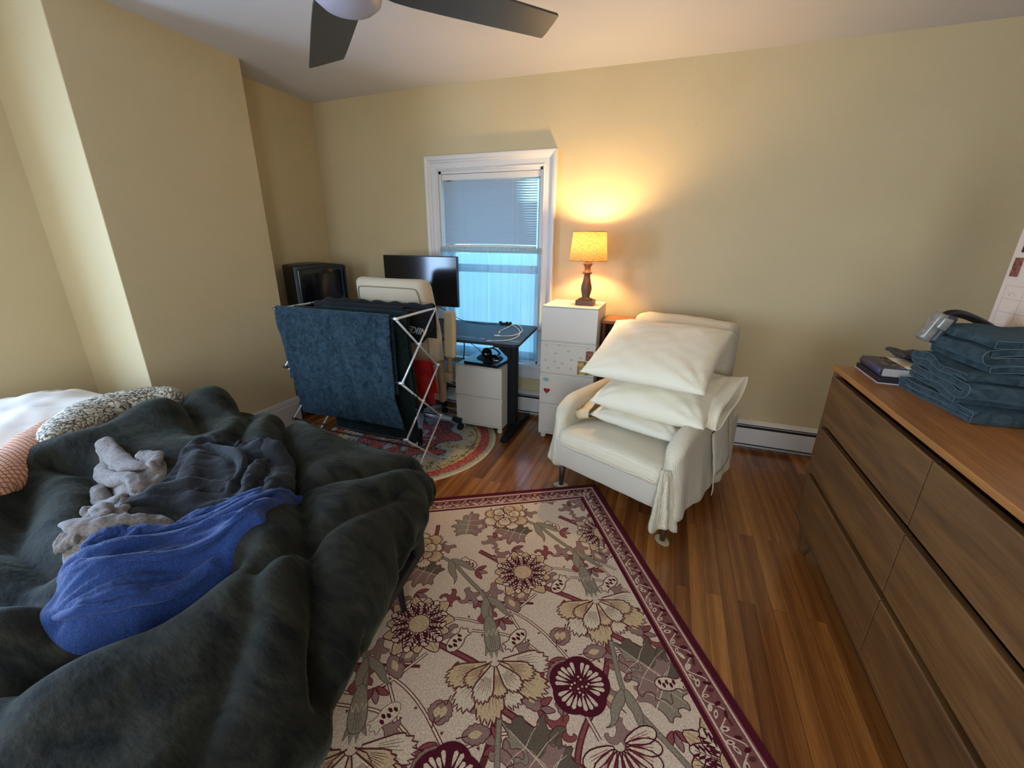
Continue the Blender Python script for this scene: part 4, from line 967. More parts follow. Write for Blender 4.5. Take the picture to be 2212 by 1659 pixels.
def tulip(x, y, ang, sc=1):
    F = Fr(x, y, ang, sc)
    pl = smoothpoly([(0, 0), (.025, .02), (.03, .06), (.016, .09), (.03, .12), (.01, .11), (0, .13), (-.01, .11), (-.03, .12), (-.016, .09), (-.03, .06), (-.025, .02)], it=1)
    fill(F(pl), PALEC, 3); stroke(F(pl), .004, OUT, 3.3, closed=True)
    for i in range(5): fill(F([(.012*math.cos(t)+(.006 if i % 2 else -.006), .025+.014*i+.007*math.sin(t)) for t in (0, 1.2, 2.4, 3.6, 4.8)]), MAR, 3.5)
T1 = (.475, .21)
for n in range(-2, 4):
    ox, oy = (n*T1[0], n*T1[1]); S = lambda pts: [(p[0]+ox, p[1]+oy) for p in pts]
    P_ = lambda x, y: (x+ox, y+oy)
    # thick twisting stems
    stem(S([(.56, .33), (.55, .2), (.53, .05)]), .022, OUT, ROS)
    stem(S([(.80, .50), (.72, .58), (.61, .675)]), .026, OUT, ROS, 1.2); stem(S([(.61, .72), (.52, .79), (.42, .86), (.34, .93)]), .026, OUT, ROS, 1.2)
    stem(S([(.32, 1.02), (.42, 1.25), (.60, 1.42), (.62, 1.62)]), .022, OUT, ROS, 1.1); stem(S([(.34, 1.04), (.22, 1.15), (.05, 1.33)]), .026, OUT, ROS, 1.2)
    # green stems with a forked sheath, then the bell of the hanging carnation
    g = S([(.56, .27), (.46, .345), (.40, .46), (.318, .59), (.315, .72)]); q = smoothpoly(g, False, 3); stroke(q, .02, DGR, 3); stroke(q, .014, GRN, 3.2)
    for (fx, fy, fa) in ((.46, .345, .5), (.316, .6, .25)):
        for s in (-1, 1):
            F = Fr(*P_(fx, fy), fa); pl = smoothpoly([(0, -.03), (s*.03, .0), (s*.055, .05), (s*.05, .1), (s*.075, .13), (s*.035, .1), (s*.02, .05), (0, .03)], it=2)
            fill(F(pl), GRN, 3.6); stroke(F(pl), .0032, DGR, 3.8, closed=True)
    bud(*P_(.322, .845), 0.02, .165, .045)
    g = S([(.335, 1.08), (.36, 1.2), (.372, 1.3), (.30, 1.45), (.22, 1.62)]); q = smoothpoly(g, False, 3); stroke(q, .02, DGR, 2.8); stroke(q, .014, GRN, 3.0)
    F = Fr(*P_(.37, 1.29), -.3)
    for s in (-1, 1):
        pl = smoothpoly([(0, -.03), (s*.03, .0), (s*.055, .05), (s*.05, .1), (s*.08, .12), (s*.035, .1), (s*.02, .05), (0, .03)], it=2); fill(F(pl), GRN, 3.6); stroke(F(pl), .0032, DGR, 3.8, closed=True)
    carnation(*P_(.622, .235), .2, .9, True)
    carnation(*P_(.326, .885), 0.03, 1.1)
    dahlia(*P_(.611, .675), .2)
    rose(*P_(.514, 1.233)); daisy(*P_(.45, 1.43), .2, 1.05)
    # thin double stems with thorns
    for pl in ([(.10, .60), (.30, .74), (.47, .66), (.60, .68)], [(.40, .74), (.20, .80), (.08, 1.0), (.03, 1.2)], [(.60, .86), (.75, .83), (.9, .80)], [(.52, 1.14), (.60, .98), (.72, .86), (.9, .80)], [(.72, .87), (.66, 1.05), (.70, 1.2)], [(.45, 1.15), (.30, 1.12), (.2, 1.2)]):
        stem(S(pl), .013, OUT, PALEC, 1.5); thorns(S(pl))
    acanthus(*P_(.86, .36), 2.9, .85, 1); acanthus(*P_(.54, .42), -2.1, .8, -1, MAU, DGR); acanthus(*P_(.66, 1.5), -2.5, 1.05, 1, DGR, GRN); acanthus(*P_(.28, 1.35), 2.4, .9, -1, MAU, GRN)
    for (x, y, a, l) in ((.44, 1.0, .9, .09), (.50, 1.0, -.5, .08), (.40, 1.06, 2.6, .08), (.55, 1.06, 2.8, .07), (.71, .80, .4, .1), (.20, .62, 2.2, .085), (.62, 1.2, 2.2, .11), (.60, 1.32, 2.8, .1), (.40, 1.33, -2.6, .09), (.46, 1.12, 1.6, .09), (.24, .99, .4, .1), (.16, .47, .6, .08), (.70, .33, 2.5, .07), (.76, .28, -.6, .07)):
        oval_leaf(*P_(x, y), a, l)
    for (x, y, a, s, f) in ((.42, .53, .8, .9, 1), (.50, .60, 2.4, .8, -1), (.66, .52, -.8, .8, 1), (.77, .72, .3, .9, 1), (.85, .90, 2.0, 1, -1), (.53, .78, 2.7, .9, 1), (.25, .83, 1.2, .8, 1), (.44, 1.36, .4, .9, 1), (.58, 1.33, -1.2, .9, -1), (.38, 1.20, 1.9, .9, 1), (.68, 1.1, .2, .8, -1), (.30, .25, 2.2, .9, 1), (.45, .22, -.9, .8, 1), (.74, .2, 1.1, .7, 1), (.62, 1.62, 0, 1, 1)):
        curl(*P_(x, y), a, s, f, MAU if f > 0 else ROS)
    for (x, y, a, s_) in ((.36, .42, 1.2, 1), (.70, .43, -2.2, 1), (.28, .70, .2, 1), (.72, .60, 2.6, 1), (.49, .92, 1.9, 1), (.20, .90, -.6, 1), (.60, 1.13, .9, 1), (.34, 1.16, -2, 1), (.68, 1.28, 1.2, 1), (.26, 1.42, 0, 1), (.56, 1.54, 2, 1), (.16, .30, 1, 1)):
        for j in (-1, 0, 1):
            F = Fr(*P_(x, y), a+j*.75, .8); q = smoothpoly([(0, .0), (.012, .02), (.018, .045), (.008, .07), (0, .082), (-.012, .06), (-.014, .03)], it=1); fill(F(q), ROS if j else MAU, 2.0); stroke(F(q), .0028, MAR, 2.1, closed=True)
    tulip(*P_(.50, .82), 2.4); tulip(*P_(.66, .98), -.9, .95); tulip(*P_(.35, .40), -2.4, .8); tulip(*P_(.25, 1.27), 1.4, .9)
    # second half of the repeat towards the camera
    for (f_, x, y, a) in ((carnation, .30, 1.80, 0), (dahlia, .60, 1.75, .2), (dahlia, .35, 2.25, .5), (carnation, .62, 2.12, .2)): f_(*P_(x, y), a)
    for (x, y, a) in ((.5, 1.62, .6), (.2, 1.62, 2), (.45, 1.95, .5), (.2, 2.0, 2.6), (.5, 2.3, 1), (.7, 1.92, 2.2), (.25, 2.1, -.7)): oval_leaf(*P_(x, y), a, .1)
    for (x, y, a) in ((.4, 1.7, .6), (.15, 1.75, 2), (.55, 1.92, .5), (.4, 2.08, 2.6), (.1, 2.2, 1)): curl(*P_(x, y), a, 1, 1)
# border
full = ((0, 0), (RW, RL))
def frame(d0, d1, mi, lay):
    for pl in ([(d0, d0), (RW-d0, d0), (RW-d1, d1), (d1, d1)], [(RW-d0, d0), (RW-d0, RL-d0), (RW-d1, RL-d1), (RW-d1, d1)], [(RW-d0, RL-d0), (d0, RL-d0), (d1, RL-d1), (RW-d1, RL-d1)], [(d0, RL-d0), (d0, d0), (d1, d1), (d1, RL-d1)]): fill(pl, mi, lay, *full)
frame(0, .028, MAR, .5); frame(.028, .034, ROS, .5); frame(.034, .041, CREAM, .5); frame(.041, .048, BRD, .5); frame(.048, .112, BRD, .5)
frame(.112, .119, CREAM, .5); frame(.119, .127, ROS, .5); frame(.127, .145, MAR, .5); frame(.1375, .145, CREAM, .7)
rr_ = random.Random(3)
def bordermotif(cx, cy, a):
    F = Fr(cx, cy, a)
    q = [(.029*math.sin(t*1.0)*(.9), t*.0165-.05) for t in [i*.35 for i in range(19)]]
    stroke(F(q), .0042, CREAM, 1, box=full)
    for (x, y, k) in ((.012, -.03, 0), (-.014, .0, 1), (.013, .03, 2), (-.018, -.045, 3), (.02, .008, 4), (-.02, .036, 5)):
        w = .006+.003*rr_.random(); l = .012+.005*rr_.random(); an = rr_.random()*6.3
        pl = [(x+l*math.cos(an)*math.cos(t)-w*math.sin(an)*math.sin(t), y+l*math.sin(an)*math.cos(t)+w*math.cos(an)*math.sin(t)) for t in (0, .9, 1.8, 2.7, 3.6, 4.5, 5.4)]
        fill(F(pl), (CREAM, MAR, PALEC, OUT, CREAM, MAR)[k], 1.2, *full)
        if k % 2 == 0: fill(F([(x+(p[0]-x)*.45, y+(p[1]-y)*.45) for p in pl]), OUT, 1.4, *full)
n = 14
for i in range(n): bordermotif(.05+(RW-.1)*(i+.5)/n, .08, PI/2*1); bordermotif(.05+(RW-.1)*(i+.5)/n, RL-.08, PI/2)
n = 22
for i in range(n): bordermotif(.08, .05+(RL-.1)*(i+.5)/n, 0); bordermotif(RW-.08, .05+(RL-.1)*(i+.5)/n, 0)
RUG.mi = CREAM; RUG.box(.0, RW, .0, RL, 0, ZL)
M = Matrix(((-.866, .5, 0, 0), (-.5, -.866, 0, 0), (0, 0, 1, 0), (0, 0, 0, 1)))
RUG.v = [tuple(M @ V3(p)) for p in RUG.v]
o = RUG.build('floral_rug', RM); o.location = (-.299, 2.4, .0002)
tag(o, 'large cream and maroon rectangular rug with scrolling flowers, partly under bed and armchair', 'rug')

# ------------------------------------------------------------------ slip-covered armchair (local x across, y into the depth)
AM = Matrix.Translation((-.56, 2.33, 0)) @ Matrix.Rotation(math.radians(-24.6), 4, 'Z')
ac = thing('armchair', 'low armchair in a ribbed cream slipcover beside the white cabinet, stacked with pillows', 'armchair', (-.56, 2.33, 0), math.radians(-24.6))
CRM = ribbed('slipcover_cream', (230, 214, 182), 'Z', 230, depth=.9); CRV = ribbed('slipcover_cream_arm', (230, 214, 182), 'Y', 230, depth=.9)
CRT = ribbed('slipcover_cream_top', (232, 216, 184), 'Y', 260, depth=.7); SMO = mat('slipcover_lining', (216, 204, 182), .9, bump=.15, bscale=120, sheen=.15)
def seatfn(p):
    q = V3(p); u = (q.x-.39)/.33; v = (q.y-.2)/.35
    if q.z > .4: q.z += .022*(1-u*u)*(1-.6*v*v)+.004*fbm((q.x*7, q.y*5, 0), 2)
    q.y += .003*noise.noise(V3((q.x*9, q.z*9, 1))); return q
MB().rbox(.05, .73, -.055, .66, .3, .425, .045, .03, seatfn).build('seat_cushion', CRT, ac, smooth=True, world=False)
def apfn(p):
    q = V3(p); t = (.35-q.z)/.22
    q.y += .035*t*(1 if q.y < .1 else 0)+.003*noise.noise(V3((q.x*12, q.z*4, 2))); return q
MB().rbox(.03, .72, -.045, .6, .155, .36, .015, .03, apfn).build('front_apron', SMO, ac, smooth=True, world=False)
def armfn(side):
    def f(p):
        q = V3(p); t = max(0, (.5-q.z)/.38); fr = max(0, 1-(q.y+.02)/.25)
        out = side*(q.x-(.4+side*.37)) > .0
        # top falls forward in a curve, and slopes up a little to the rear
        top = q.z-.12
        k = top/.5
        q.z = .12+top*(1-.20*max(0, 1-(q.y+.02)/.16)**2.0-.0)+.02*k*min(1, q.y/.6)
        if out or side*(p.x-(.4+side*.37)) > -.02:
            w = max(0, side*(p.x-(.4+side*.34)))/.07
            rip = math.sin(q.y*30+1.5*math.sin(q.y*9))*.6+noise.noise(V3((q.y*14, q.z*2, side)))
            q.x += side*w*(.045*t**1.3+.020*t*rip)
        q.y -= .03*t*fr*(1 if side > 0 else .3)+(.012*t*math.sin(q.x*70))*fr
        q.z += .0 if q.z > .2 else -.018*(.5+.5*math.sin(q.y*23+side))+.012
        q.x += .002*noise.noise(V3((q.y*20, q.z*20, 5)))
        return q
    return f
ARMS = []
for side, x0, x1 in ((-1, -.015, .085), (1, .70, .80)):
    ARMS.append(MB().rbox(x0, x1, -.02, .74, .125, .60, .049, .022, armfn(side)).build('armrest', CRV, ac, smooth=True, world=False))
def backf(p):
    q = V3(p); t = (q.z-.3)/.7
    q.y += .16*t*t*0+.13*t; q.x += -.045*t
    if q.y < .8: q.y -= .012*math.sin(PI*min(1, max(0, (q.x)/.7)))
    q.z += .006*noise.noise(V3((q.x*8, 3, 1)))-.01*((q.x-.35)/.35)**2; return q
BKR = MB().rbox(.06, .73, .66, .84, .2, 1.035, .055, .03, backf).build('backrest', CRM, ac, smooth=True, world=False)
def skf(p):
    q = V3(p); t = (.5-q.z)/.37
    if q.y > .8: q.y += .03*t+.015*t*math.sin(q.x*32)
    return q
MB().rbox(.0, .79, .62, .86, .13, .5, .03, .03, skf).build('rear_skirt', CRM, ac, smooth=True, world=False)
# loose corner drape at the front right foot
def drf(u, v):
    a = -.9+2.2*u; z = .42-.315*v-.02*math.sin(u*11)*v
    r = .028+.05*v+.016*v*math.sin(u*19)+.006*noise.noise(V3((u*9, v*6, 0)))
    return (.725+r*math.cos(a-.75)*1.1, -.015+r*math.sin(a-.75)*1.15, z)
MB().grid(drf, 40, 20).build('corner_drape', CRV, ac, smooth=True, world=False, mods=[('SOLIDIFY', dict(thickness=.004))])
def seam(p0, p1, n=8, r=.003): return [V3(p0).lerp(V3(p1), i/n) for i in range(n+1)]
MB().tube([(.74, -.06, .47), (.735, -.065, .4), (.74, -.07, .3), (.75, -.085, .2), (.752, -.09, .13)], .003, 6).build('seam', SMO, ac, world=False)
# side pocket with a tie on the right arm
def pk(u, v):
    yy = .32+.2*u+.03*v; z = .52-.25*v+.05*u
    return (.815+.035*v+.008*math.sin(u*PI)+.004*noise.noise(V3((u*5, v*5, 1))), yy, z)
pkt = MB().grid(pk, 12, 12).build('side_pocket', CRM, ac, smooth=True, world=False, mods=[('SOLIDIFY', dict(thickness=.006))])
a = MB(); a.tube([pk(i/8, 0) for i in range(9)], .0035, 6); a.tube([pk(0, i/8) for i in range(9)]+[(.865, .325, .2), (.862, .33, .16)], .003, 6); a.tube([pk(1, i/8) for i in range(9)], .003, 6)
a.build('tie_cord', CRM, pkt, smooth=True, world=False)
LGW = wood('armchair_leg_wood', (58, 40, 30), (84, 60, 44), 2, .45); FELT = mat('felt_pad', (196, 176, 138), .9, bump=.3, bscale=200)
for i, (x, y) in enumerate(((.052, .014), (.765, -.022), (.06, .70), (.74, .72))):
    a = MB(); a.tube([(x, y, .004), (x-.02*(1 if x > .4 else -1)*-1*0, y+.012, .17)], .0135, 12, taper=[1, 1.7]); a.build('leg', LGW, ac, smooth=True, world=False)
def pad(x, y, label, rot=0):
    pl = [(.034*math.cos(t)*(1.25+.12*math.cos(2*t)), .032*math.sin(t)) for t in [i*2*PI/28 for i in range(28)]]
    w = AM @ V3((x, y, 0)); a = MB(); a.prism(pl, 0, .0035); a.xf(Matrix.Translation(w) @ Matrix.Rotation(rot, 4, 'Z'))
    return tag(a.build('felt_pad', FELT, None), label, 'furniture pad')
pad(.765, -.022, 'beige felt pad on the bare floor under the front right leg of the armchair', 2.2)
pad(.052, .014, 'beige felt pad under the front left leg of the armchair by the rug corner', .2)

# ------------------------------------------------------------------ pillows
PCT = mat('pillowcase_white', (238, 224, 194), .9, bump=.12, bscale=45, sheen=.15)
PCU = mat('pillow_inside', (214, 190, 150), .9, bump=.2, bscale=30)
def pillow(name, label, c00, c10, c11, c01, th, m, seed=0, pinch=.12, wr=.008, n=44, sag=0, cat='pillow', extra=None, up=None):
    c = [V3(x) for x in (c00, c10, c11, c01)]; nrm = (c[1]-c[0]).cross(c[3]-c[0]).normalized()
    if nrm.z < 0: nrm = -nrm
    if up: nrm = V3(up).normalized()
    def P(u, v, sgn):
        b = (c[0]*(1-u)*(1-v)+c[1]*u*(1-v)+c[2]*u*v+c[3]*(1-u)*v); ctr = (c[0]+c[1]+c[2]+c[3])/4
        x, y = 2*u-1, 2*v-1
        e = (1-abs(x)**2.6)*(1-abs(y)**2.6); e = max(0, e)**.5
        edge = pinch*((1-x*x)*(y*y)+(1-y*y)*(x*x))*.5
        p = b+(ctr-b)*edge
        r = math.hypot(x, y); w = noise.noise(V3((x*2.2, y*2.2, seed)))*.6+noise.noise(V3((x*5, y*5, seed+3)))*.3
        cr = 0
        for cx, cy in ((-1, -1), (1, -1), (1, 1), (-1, 1)):
            dx, dy = x-cx, y-cy; dd = math.hypot(dx, dy); a = math.atan2(dy, dx); cr += math.sin(a*13+seed+cx*2)*math.exp(-dd*2.2)*min(1, dd*4)
        h = th*.5*e*(1+.12*w)+wr*(w*.6+cr*.9)*min(1, e*3)
        p = p+nrm*(sgn*h)+V3((0, 0, -sag*(r*r)))
        if extra: p = extra(p, u, v, sgn)
        return p
    a = MB()
    a.grid(lambda u, v: P(u, v, 1), n, n); a.grid(lambda u, v: P(1-u, v, -1), n, n)
    me = a.build(name, m, None, smooth=True)
    import bmesh
    bm = bmesh.new(); bm.from_mesh(me.data); bmesh.ops.remove_doubles(bm, verts=bm.verts, dist=.0008); bmesh.ops.recalc_face_normals(bm, faces=bm.faces); bm.to_mesh(me.data); bm.free()
    return tag(me, label, cat)
pillow('pillow', 'white pillow on top of the stack leaning on the armchair back', (-.44, 2.36, .765), (.235, 2.16, .775), (.40, 2.73, 1.005), (-.31, 2.90, .995), .17, PCT, 1, .10, .010)
def open_end(p, u, v, s): return p
pm_ = pillow('pillow', 'white pillow in the middle of the armchair stack, its open pillowcase end flaring right', (-.37, 2.35, .595), (.25, 2.13, .605), (.42, 2.66, .74), (-.2, 2.86, .70), .19, PCT, 5, .08, .010)
# the empty, open end of its pillowcase
def flare(u, v):
    # u around the mouth, v outwards
    a = 2*PI*u; base = V3((.25, 2.44, .668)); ax = V3((.15, -.04, .005)); w = V3((.084, .205, .072)); hgt = V3((-.02, .0, .05))
    k = 1+.05*v; p = base+ax*(v*1.0)+w*math.cos(a)*k*(1-.1*(1-v))+hgt*math.sin(a)*(1.2-.55*v)
    p += V3((0, 0, .012*math.sin(a*3+1)*v+.01*noise.noise(V3((u*9, v*5, 1))))); p.z += .01*v*max(0, math.cos(a))
    return p
MB().grid(flare, 60, 14).build('pillowcase_end', PCT, pm_, smooth=True, mods=[('SOLIDIFY', dict(thickness=.003))])
pb_ = pillow('pillow', 'cream pillow at the bottom of the armchair stack, resting on the seat', (-.375, 2.37, .50), (.14, 2.125, .51), (.33, 2.62, .545), (-.16, 2.84, .535), .12, mat('pillowcase_cream', (226, 214, 188), .9, bump=.12, bscale=45), 9, .06, .008)
def flare2(u, v):
    a = 2*PI*u; base = V3((-.335, 2.45, .505)); ax = V3((-.075, .02, -.02)); w = V3((.03, .1, .0)); hgt = V3((0, 0, .045))
    return base+ax*v+w*math.cos(a)*(1+.1*v)+hgt*math.sin(a)+V3((.01*math.sin(a*4)*v, 0, .006*math.sin(a*5)))
MB().grid(flare2, 40, 8).build('pillowcase_end', PCU, pb_, smooth=True, mods=[('SOLIDIFY', dict(thickness=.003))])

# ------------------------------------------------------------------ bed
bA = V3((-.83, 1.19, 0)); e1 = V3((-.992, -.125, 0)); e2 = V3((.125, -.992, 0))   # foot corner, towards head, towards camera
BM_ = Matrix(((e1.x, e2.x, 0, bA.x), (e1.y, e2.y, 0, bA.y), (0, 0, 1, 0), (0, 0, 0, 1)))
BL, BWd = 2.0, 1.52
bed = thing('bed', 'low black metal bed frame under the dark green duvet', 'bed', (bA+e1*1+e2*.76), 0)
def bedbox(x0, x1, y0, y1, z0, z1): a = MB(); a.box(x0, x1, y0, y1, z0, z1); a.xf(BM_); return a
bedbox(-.012, .022, -.01, BWd+.01, .27, .31).build('foot_rail', GREYFRAME, bed, mods=[BEV(.004)])
for yy in (-.012, BWd-.02): bedbox(0, BL, yy, yy+.032, .27, .31).build('side_rail', GREYFRAME, bed, mods=[BEV(.004)])
a = MB(); a.rbox(-.014, .01, -.012, .06, .27, .365, .008, .02); a.xf(BM_); a.build('corner_guard', GREYFRAME, bed, smooth=True)
for x in (.07, 1.0, 1.93):
    for yy in (.06, BWd/2, BWd-.07):
        a = MB(); a.tube([(x+.02, yy, .28), (x, yy+.0, .006 if x < .5 else .0)], .018, 4, taper=[1.1, .8]); a.xf(BM_); a.build('leg', GREYFRAME, bed)
for k in range(5): bedbox(.2+.4*k, .24+.4*k, 0, BWd, .275, .3).build('cross_slat', GREYFRAME, bed)
a = MB(); a.rbox(.01, BL, 0, BWd, .31, .545, .05, .06); a.xf(BM_)
MATT = a.build('mattress', mat('mattress_white', (206, 196, 178), .85, bump=.2, bscale=50), None, smooth=True); tag(MATT, 'white mattress on the black bed frame, showing under the duvet at the foot', 'mattress')

GRNV = velvet('duvet_dark_green', (13, 13, 10), (46, 44, 34), 4.0)
Q = [V3((-.845, 1.40, 0)), V3((-.46, -.35, 0)), V3((-2.15, -.45, 0)), V3((-2.42, 1.50, 0))]  # footprint: foot-far, foot-near, head-near, head-far
RD = .17
ctr = sum(Q, V3())/4
edges = [(Q[i], Q[(i+1) % 4]) for i in range(4)]
def sdist(p):
    """signed distances inside the inset quad per edge"""
    r = []
    for a, b in edges:
        d = (b-a).normalized(); n = V3((-d.y, d.x, 0))
        if (ctr-a).dot(n) < 0: n = -n
        r.append(((p-a).dot(n)-RD, n))
    return r
IN = []
for i in range(4):   # inset corners
    (a0, b0), (a1, b1) = edges[i-1], edges[i]
    d0 = (b0-a0).normalized(); n0 = V3((-d0.y, d0.x, 0)); n0 = n0 if (ctr-a0).dot(n0) > 0 else -n0
    d1 = (b1-a1).normalized(); n1 = V3((-d1.y, d1.x, 0)); n1 = n1 if (ctr-a1).dot(n1) > 0 else -n1
    p0 = a0+n0*RD; p1 = a1+n1*RD; cr = d0.x*d1.y-d0.y*d1.x; t = ((p1-p0).x*d1.y-(p1-p0).y*d1.x)/cr; IN.append(p0+d0*t)
VAL = [  # quilting valleys between the puffed lobes (x, y, depth, width)
    ([(-2.60, 1.25), (-2.275, 1.28), (-2.05, 1.2), (-1.85, 1.10)], .055, .05),
    ([(-1.85, 1.75), (-1.74, 1.45), (-1.66, 1.33), (-1.52, 1.22), (-1.25, 1.01), (-1.02, .83), (-.84, .68), (-.6, .5)], .055, .045),
    ([(-2.35, 1.7), (-2.10, 1.5), (-1.95, 1.38), (-1.80, 1.28), (-1.6, 1.05)], .04, .05),
    ([(-2.10, .70), (-1.98, .74), (-1.8, .70), (-1.66, .62)], .05, .05), ([(-2.5, .5), (-2.05, .6), (-1.9, .52), (-1.75, .44), (-1.5, .42)], .05, .06),
    ([(-1.55, -.1), (-1.34, .12), (-1.2, .25), (-1.1, .42), (-1.05, .6)], .065, .055), ([(-1.8, .2), (-1.55, .3), (-1.36, .36), (-1.25, .33)], .045, .045),
    ([(-.95, .62), (-.88, .9), (-.84, 1.1)], .02, .03), ([(-.9, 1.32), (-1.02, 1.12), (-1.1, 1.0)], .02, .035), ([(-.7, .25), (-.85, .5), (-.95, .6)], .02, .04), ([(-.95, .0), (-1.1, .15), (-1.2, .25)], .02, .05),
]
def puff(x, y):
    h = .022*noise.noise(V3((x*1.7, y*1.7, 2)))+.009*noise.noise(V3((x*4, y*4, 5)))+.0035*noise.noise(V3((x*11, y*11, 7)))+.0018*noise.noise(V3((x*28, y*28, 9)))
    s = 0
    for pl, dp, w in VAL:
        d = dpoly((x, y), pl); s -= dp*1.1*math.exp(-(d/(w*.75))**1.5)-.45*dp*math.exp(-((d-2.6*w)/(2*w))**2)
    return h+s
ZTOP = .615
def topz(x, y):   # general shape of the heap: higher in the middle and towards the far head side
    return ZTOP+.045*math.exp(-((x+1.9)**2/.35+(y-1.15)**2/.2))+.03*math.exp(-((x+1.3)**2/.3+(y-.9)**2/.3))-.03*math.exp(-((x+1.2)**2+(y+.2)**2)/.5)+.10*math.exp(-((x+2.22)/.2)**2)/(1+math.exp(-(y-.3)*8))
def nearest_in(p):
    best = None
    # inside?
    ins = all((p-a).dot(n) >= 0 for a, n in INE)
    if ins: return p, 0
    for i in range(4):
        a, b = IN[i], IN[(i+1) % 4]; d = b-a; t = max(0, min(1, (p-a).dot(d)/d.dot(d))); q = a+d*t; l = (p-q).length
        if best is None or l < best[1]: best = (q, l)
    return best
INE = []
for i in range(4):
    a, b = IN[i], IN[(i+1) % 4]; d = (b-a).normalized(); n = V3((-d.y, d.x, 0)); n = n if (ctr-a).dot(n) > 0 else -n; INE.append((a, n))
def duvet_base(x, y):
    p = V3((x, y, 0)); q, d = nearest_in(p)
    if d == 0: return V3((x, y, topz(x, y))), 0, 0
    dr = (p-q).normalized(); s = d; lim = RD*PI/2
    if s < lim: a = s/RD; o = RD*math.sin(a); dz = RD*(1-math.cos(a)); ex = 0
    else: o = RD; dz = RD; ex = s-lim; dz += ex; o += ex*.10
    if dr.x > .6: o -= ex*.5   # foot side tucks in under
    return V3((q.x+dr.x*o, q.y+dr.y*o, topz(q.x, q.y)-dz)), ex, s
gx0, gx1, gy0, gy1 = -2.62, -.12, -.75, 1.92
NX, NY = 190, 200; base = {}; pos = {}
for i in range(NX+1):
    for j in range(NY+1):
        x = gx0+(gx1-gx0)*i/NX; y = gy0+(gy1-gy0)*j/NY; base[i, j] = duvet_base(x, y)
vs = []; keep = {}
for i in range(NX+1):
    for j in range(NY+1):
        p, ex, s = base[i, j]; a = base[min(i+1, NX), j][0]-base[max(i-1, 0), j][0]; b = base[i, min(j+1, NY)][0]-base[i, max(j-1, 0)][0]
        n = a.cross(b).normalized() if a.cross(b).length > 1e-9 else V3((0, 0, 1))
        x = gx0+(gx1-gx0)*i/NX; y = gy0+(gy1-gy0)*j/NY
        h = puff(x, y)
        if s > .08:   # long soft folds running down the sides
            al = x*.3-y*1.0 if n.x > .5 else x; k = min(1, (s-.08)/.2)
            h += k*(.016*math.sin(al*17+2*noise.noise(V3((al*2, 0, 3))))+.010*math.sin(al*41+p.z*6))
        keep[i, j] = (ex <= ((.115 if p.x > -1 and n.x > .3 else .17)+.03*math.sin(x*9+y*7)) and p.x > -2.75); vs.append(p+n*h)
a = MB(); fs = []
for i in range(NX):
    for j in range(NY):
        if all(keep[k] for k in ((i, j), (i+1, j), (i+1, j+1), (i, j+1))): fs.append((i*(NY+1)+j, (i+1)*(NY+1)+j, (i+1)*(NY+1)+j+1, i*(NY+1)+j+1))
us = sorted({k for f in fs for k in f}); mp_ = {k: n for n, k in enumerate(us)}
a.add([vs[k] for k in us], [tuple(mp_[k] for k in f) for f in fs])
DUV = a.build('duvet', GRNV, None, smooth=True, mods=[('SOLIDIFY', dict(thickness=.02, offset=-1))]); tag(DUV, 'puffy dark green velvet duvet heaped over the bed', 'duvet')
bvh = BVHTree.FromPolygons([v.co.copy() for v in DUV.data.vertices], [tuple(p.vertices) for p in DUV.data.polygons])
def zat(x, y, d=.6):
    h = bvh.ray_cast(V3((x, y, 2)), V3((0, 0, -1))); return h[0].z if h[0] else d

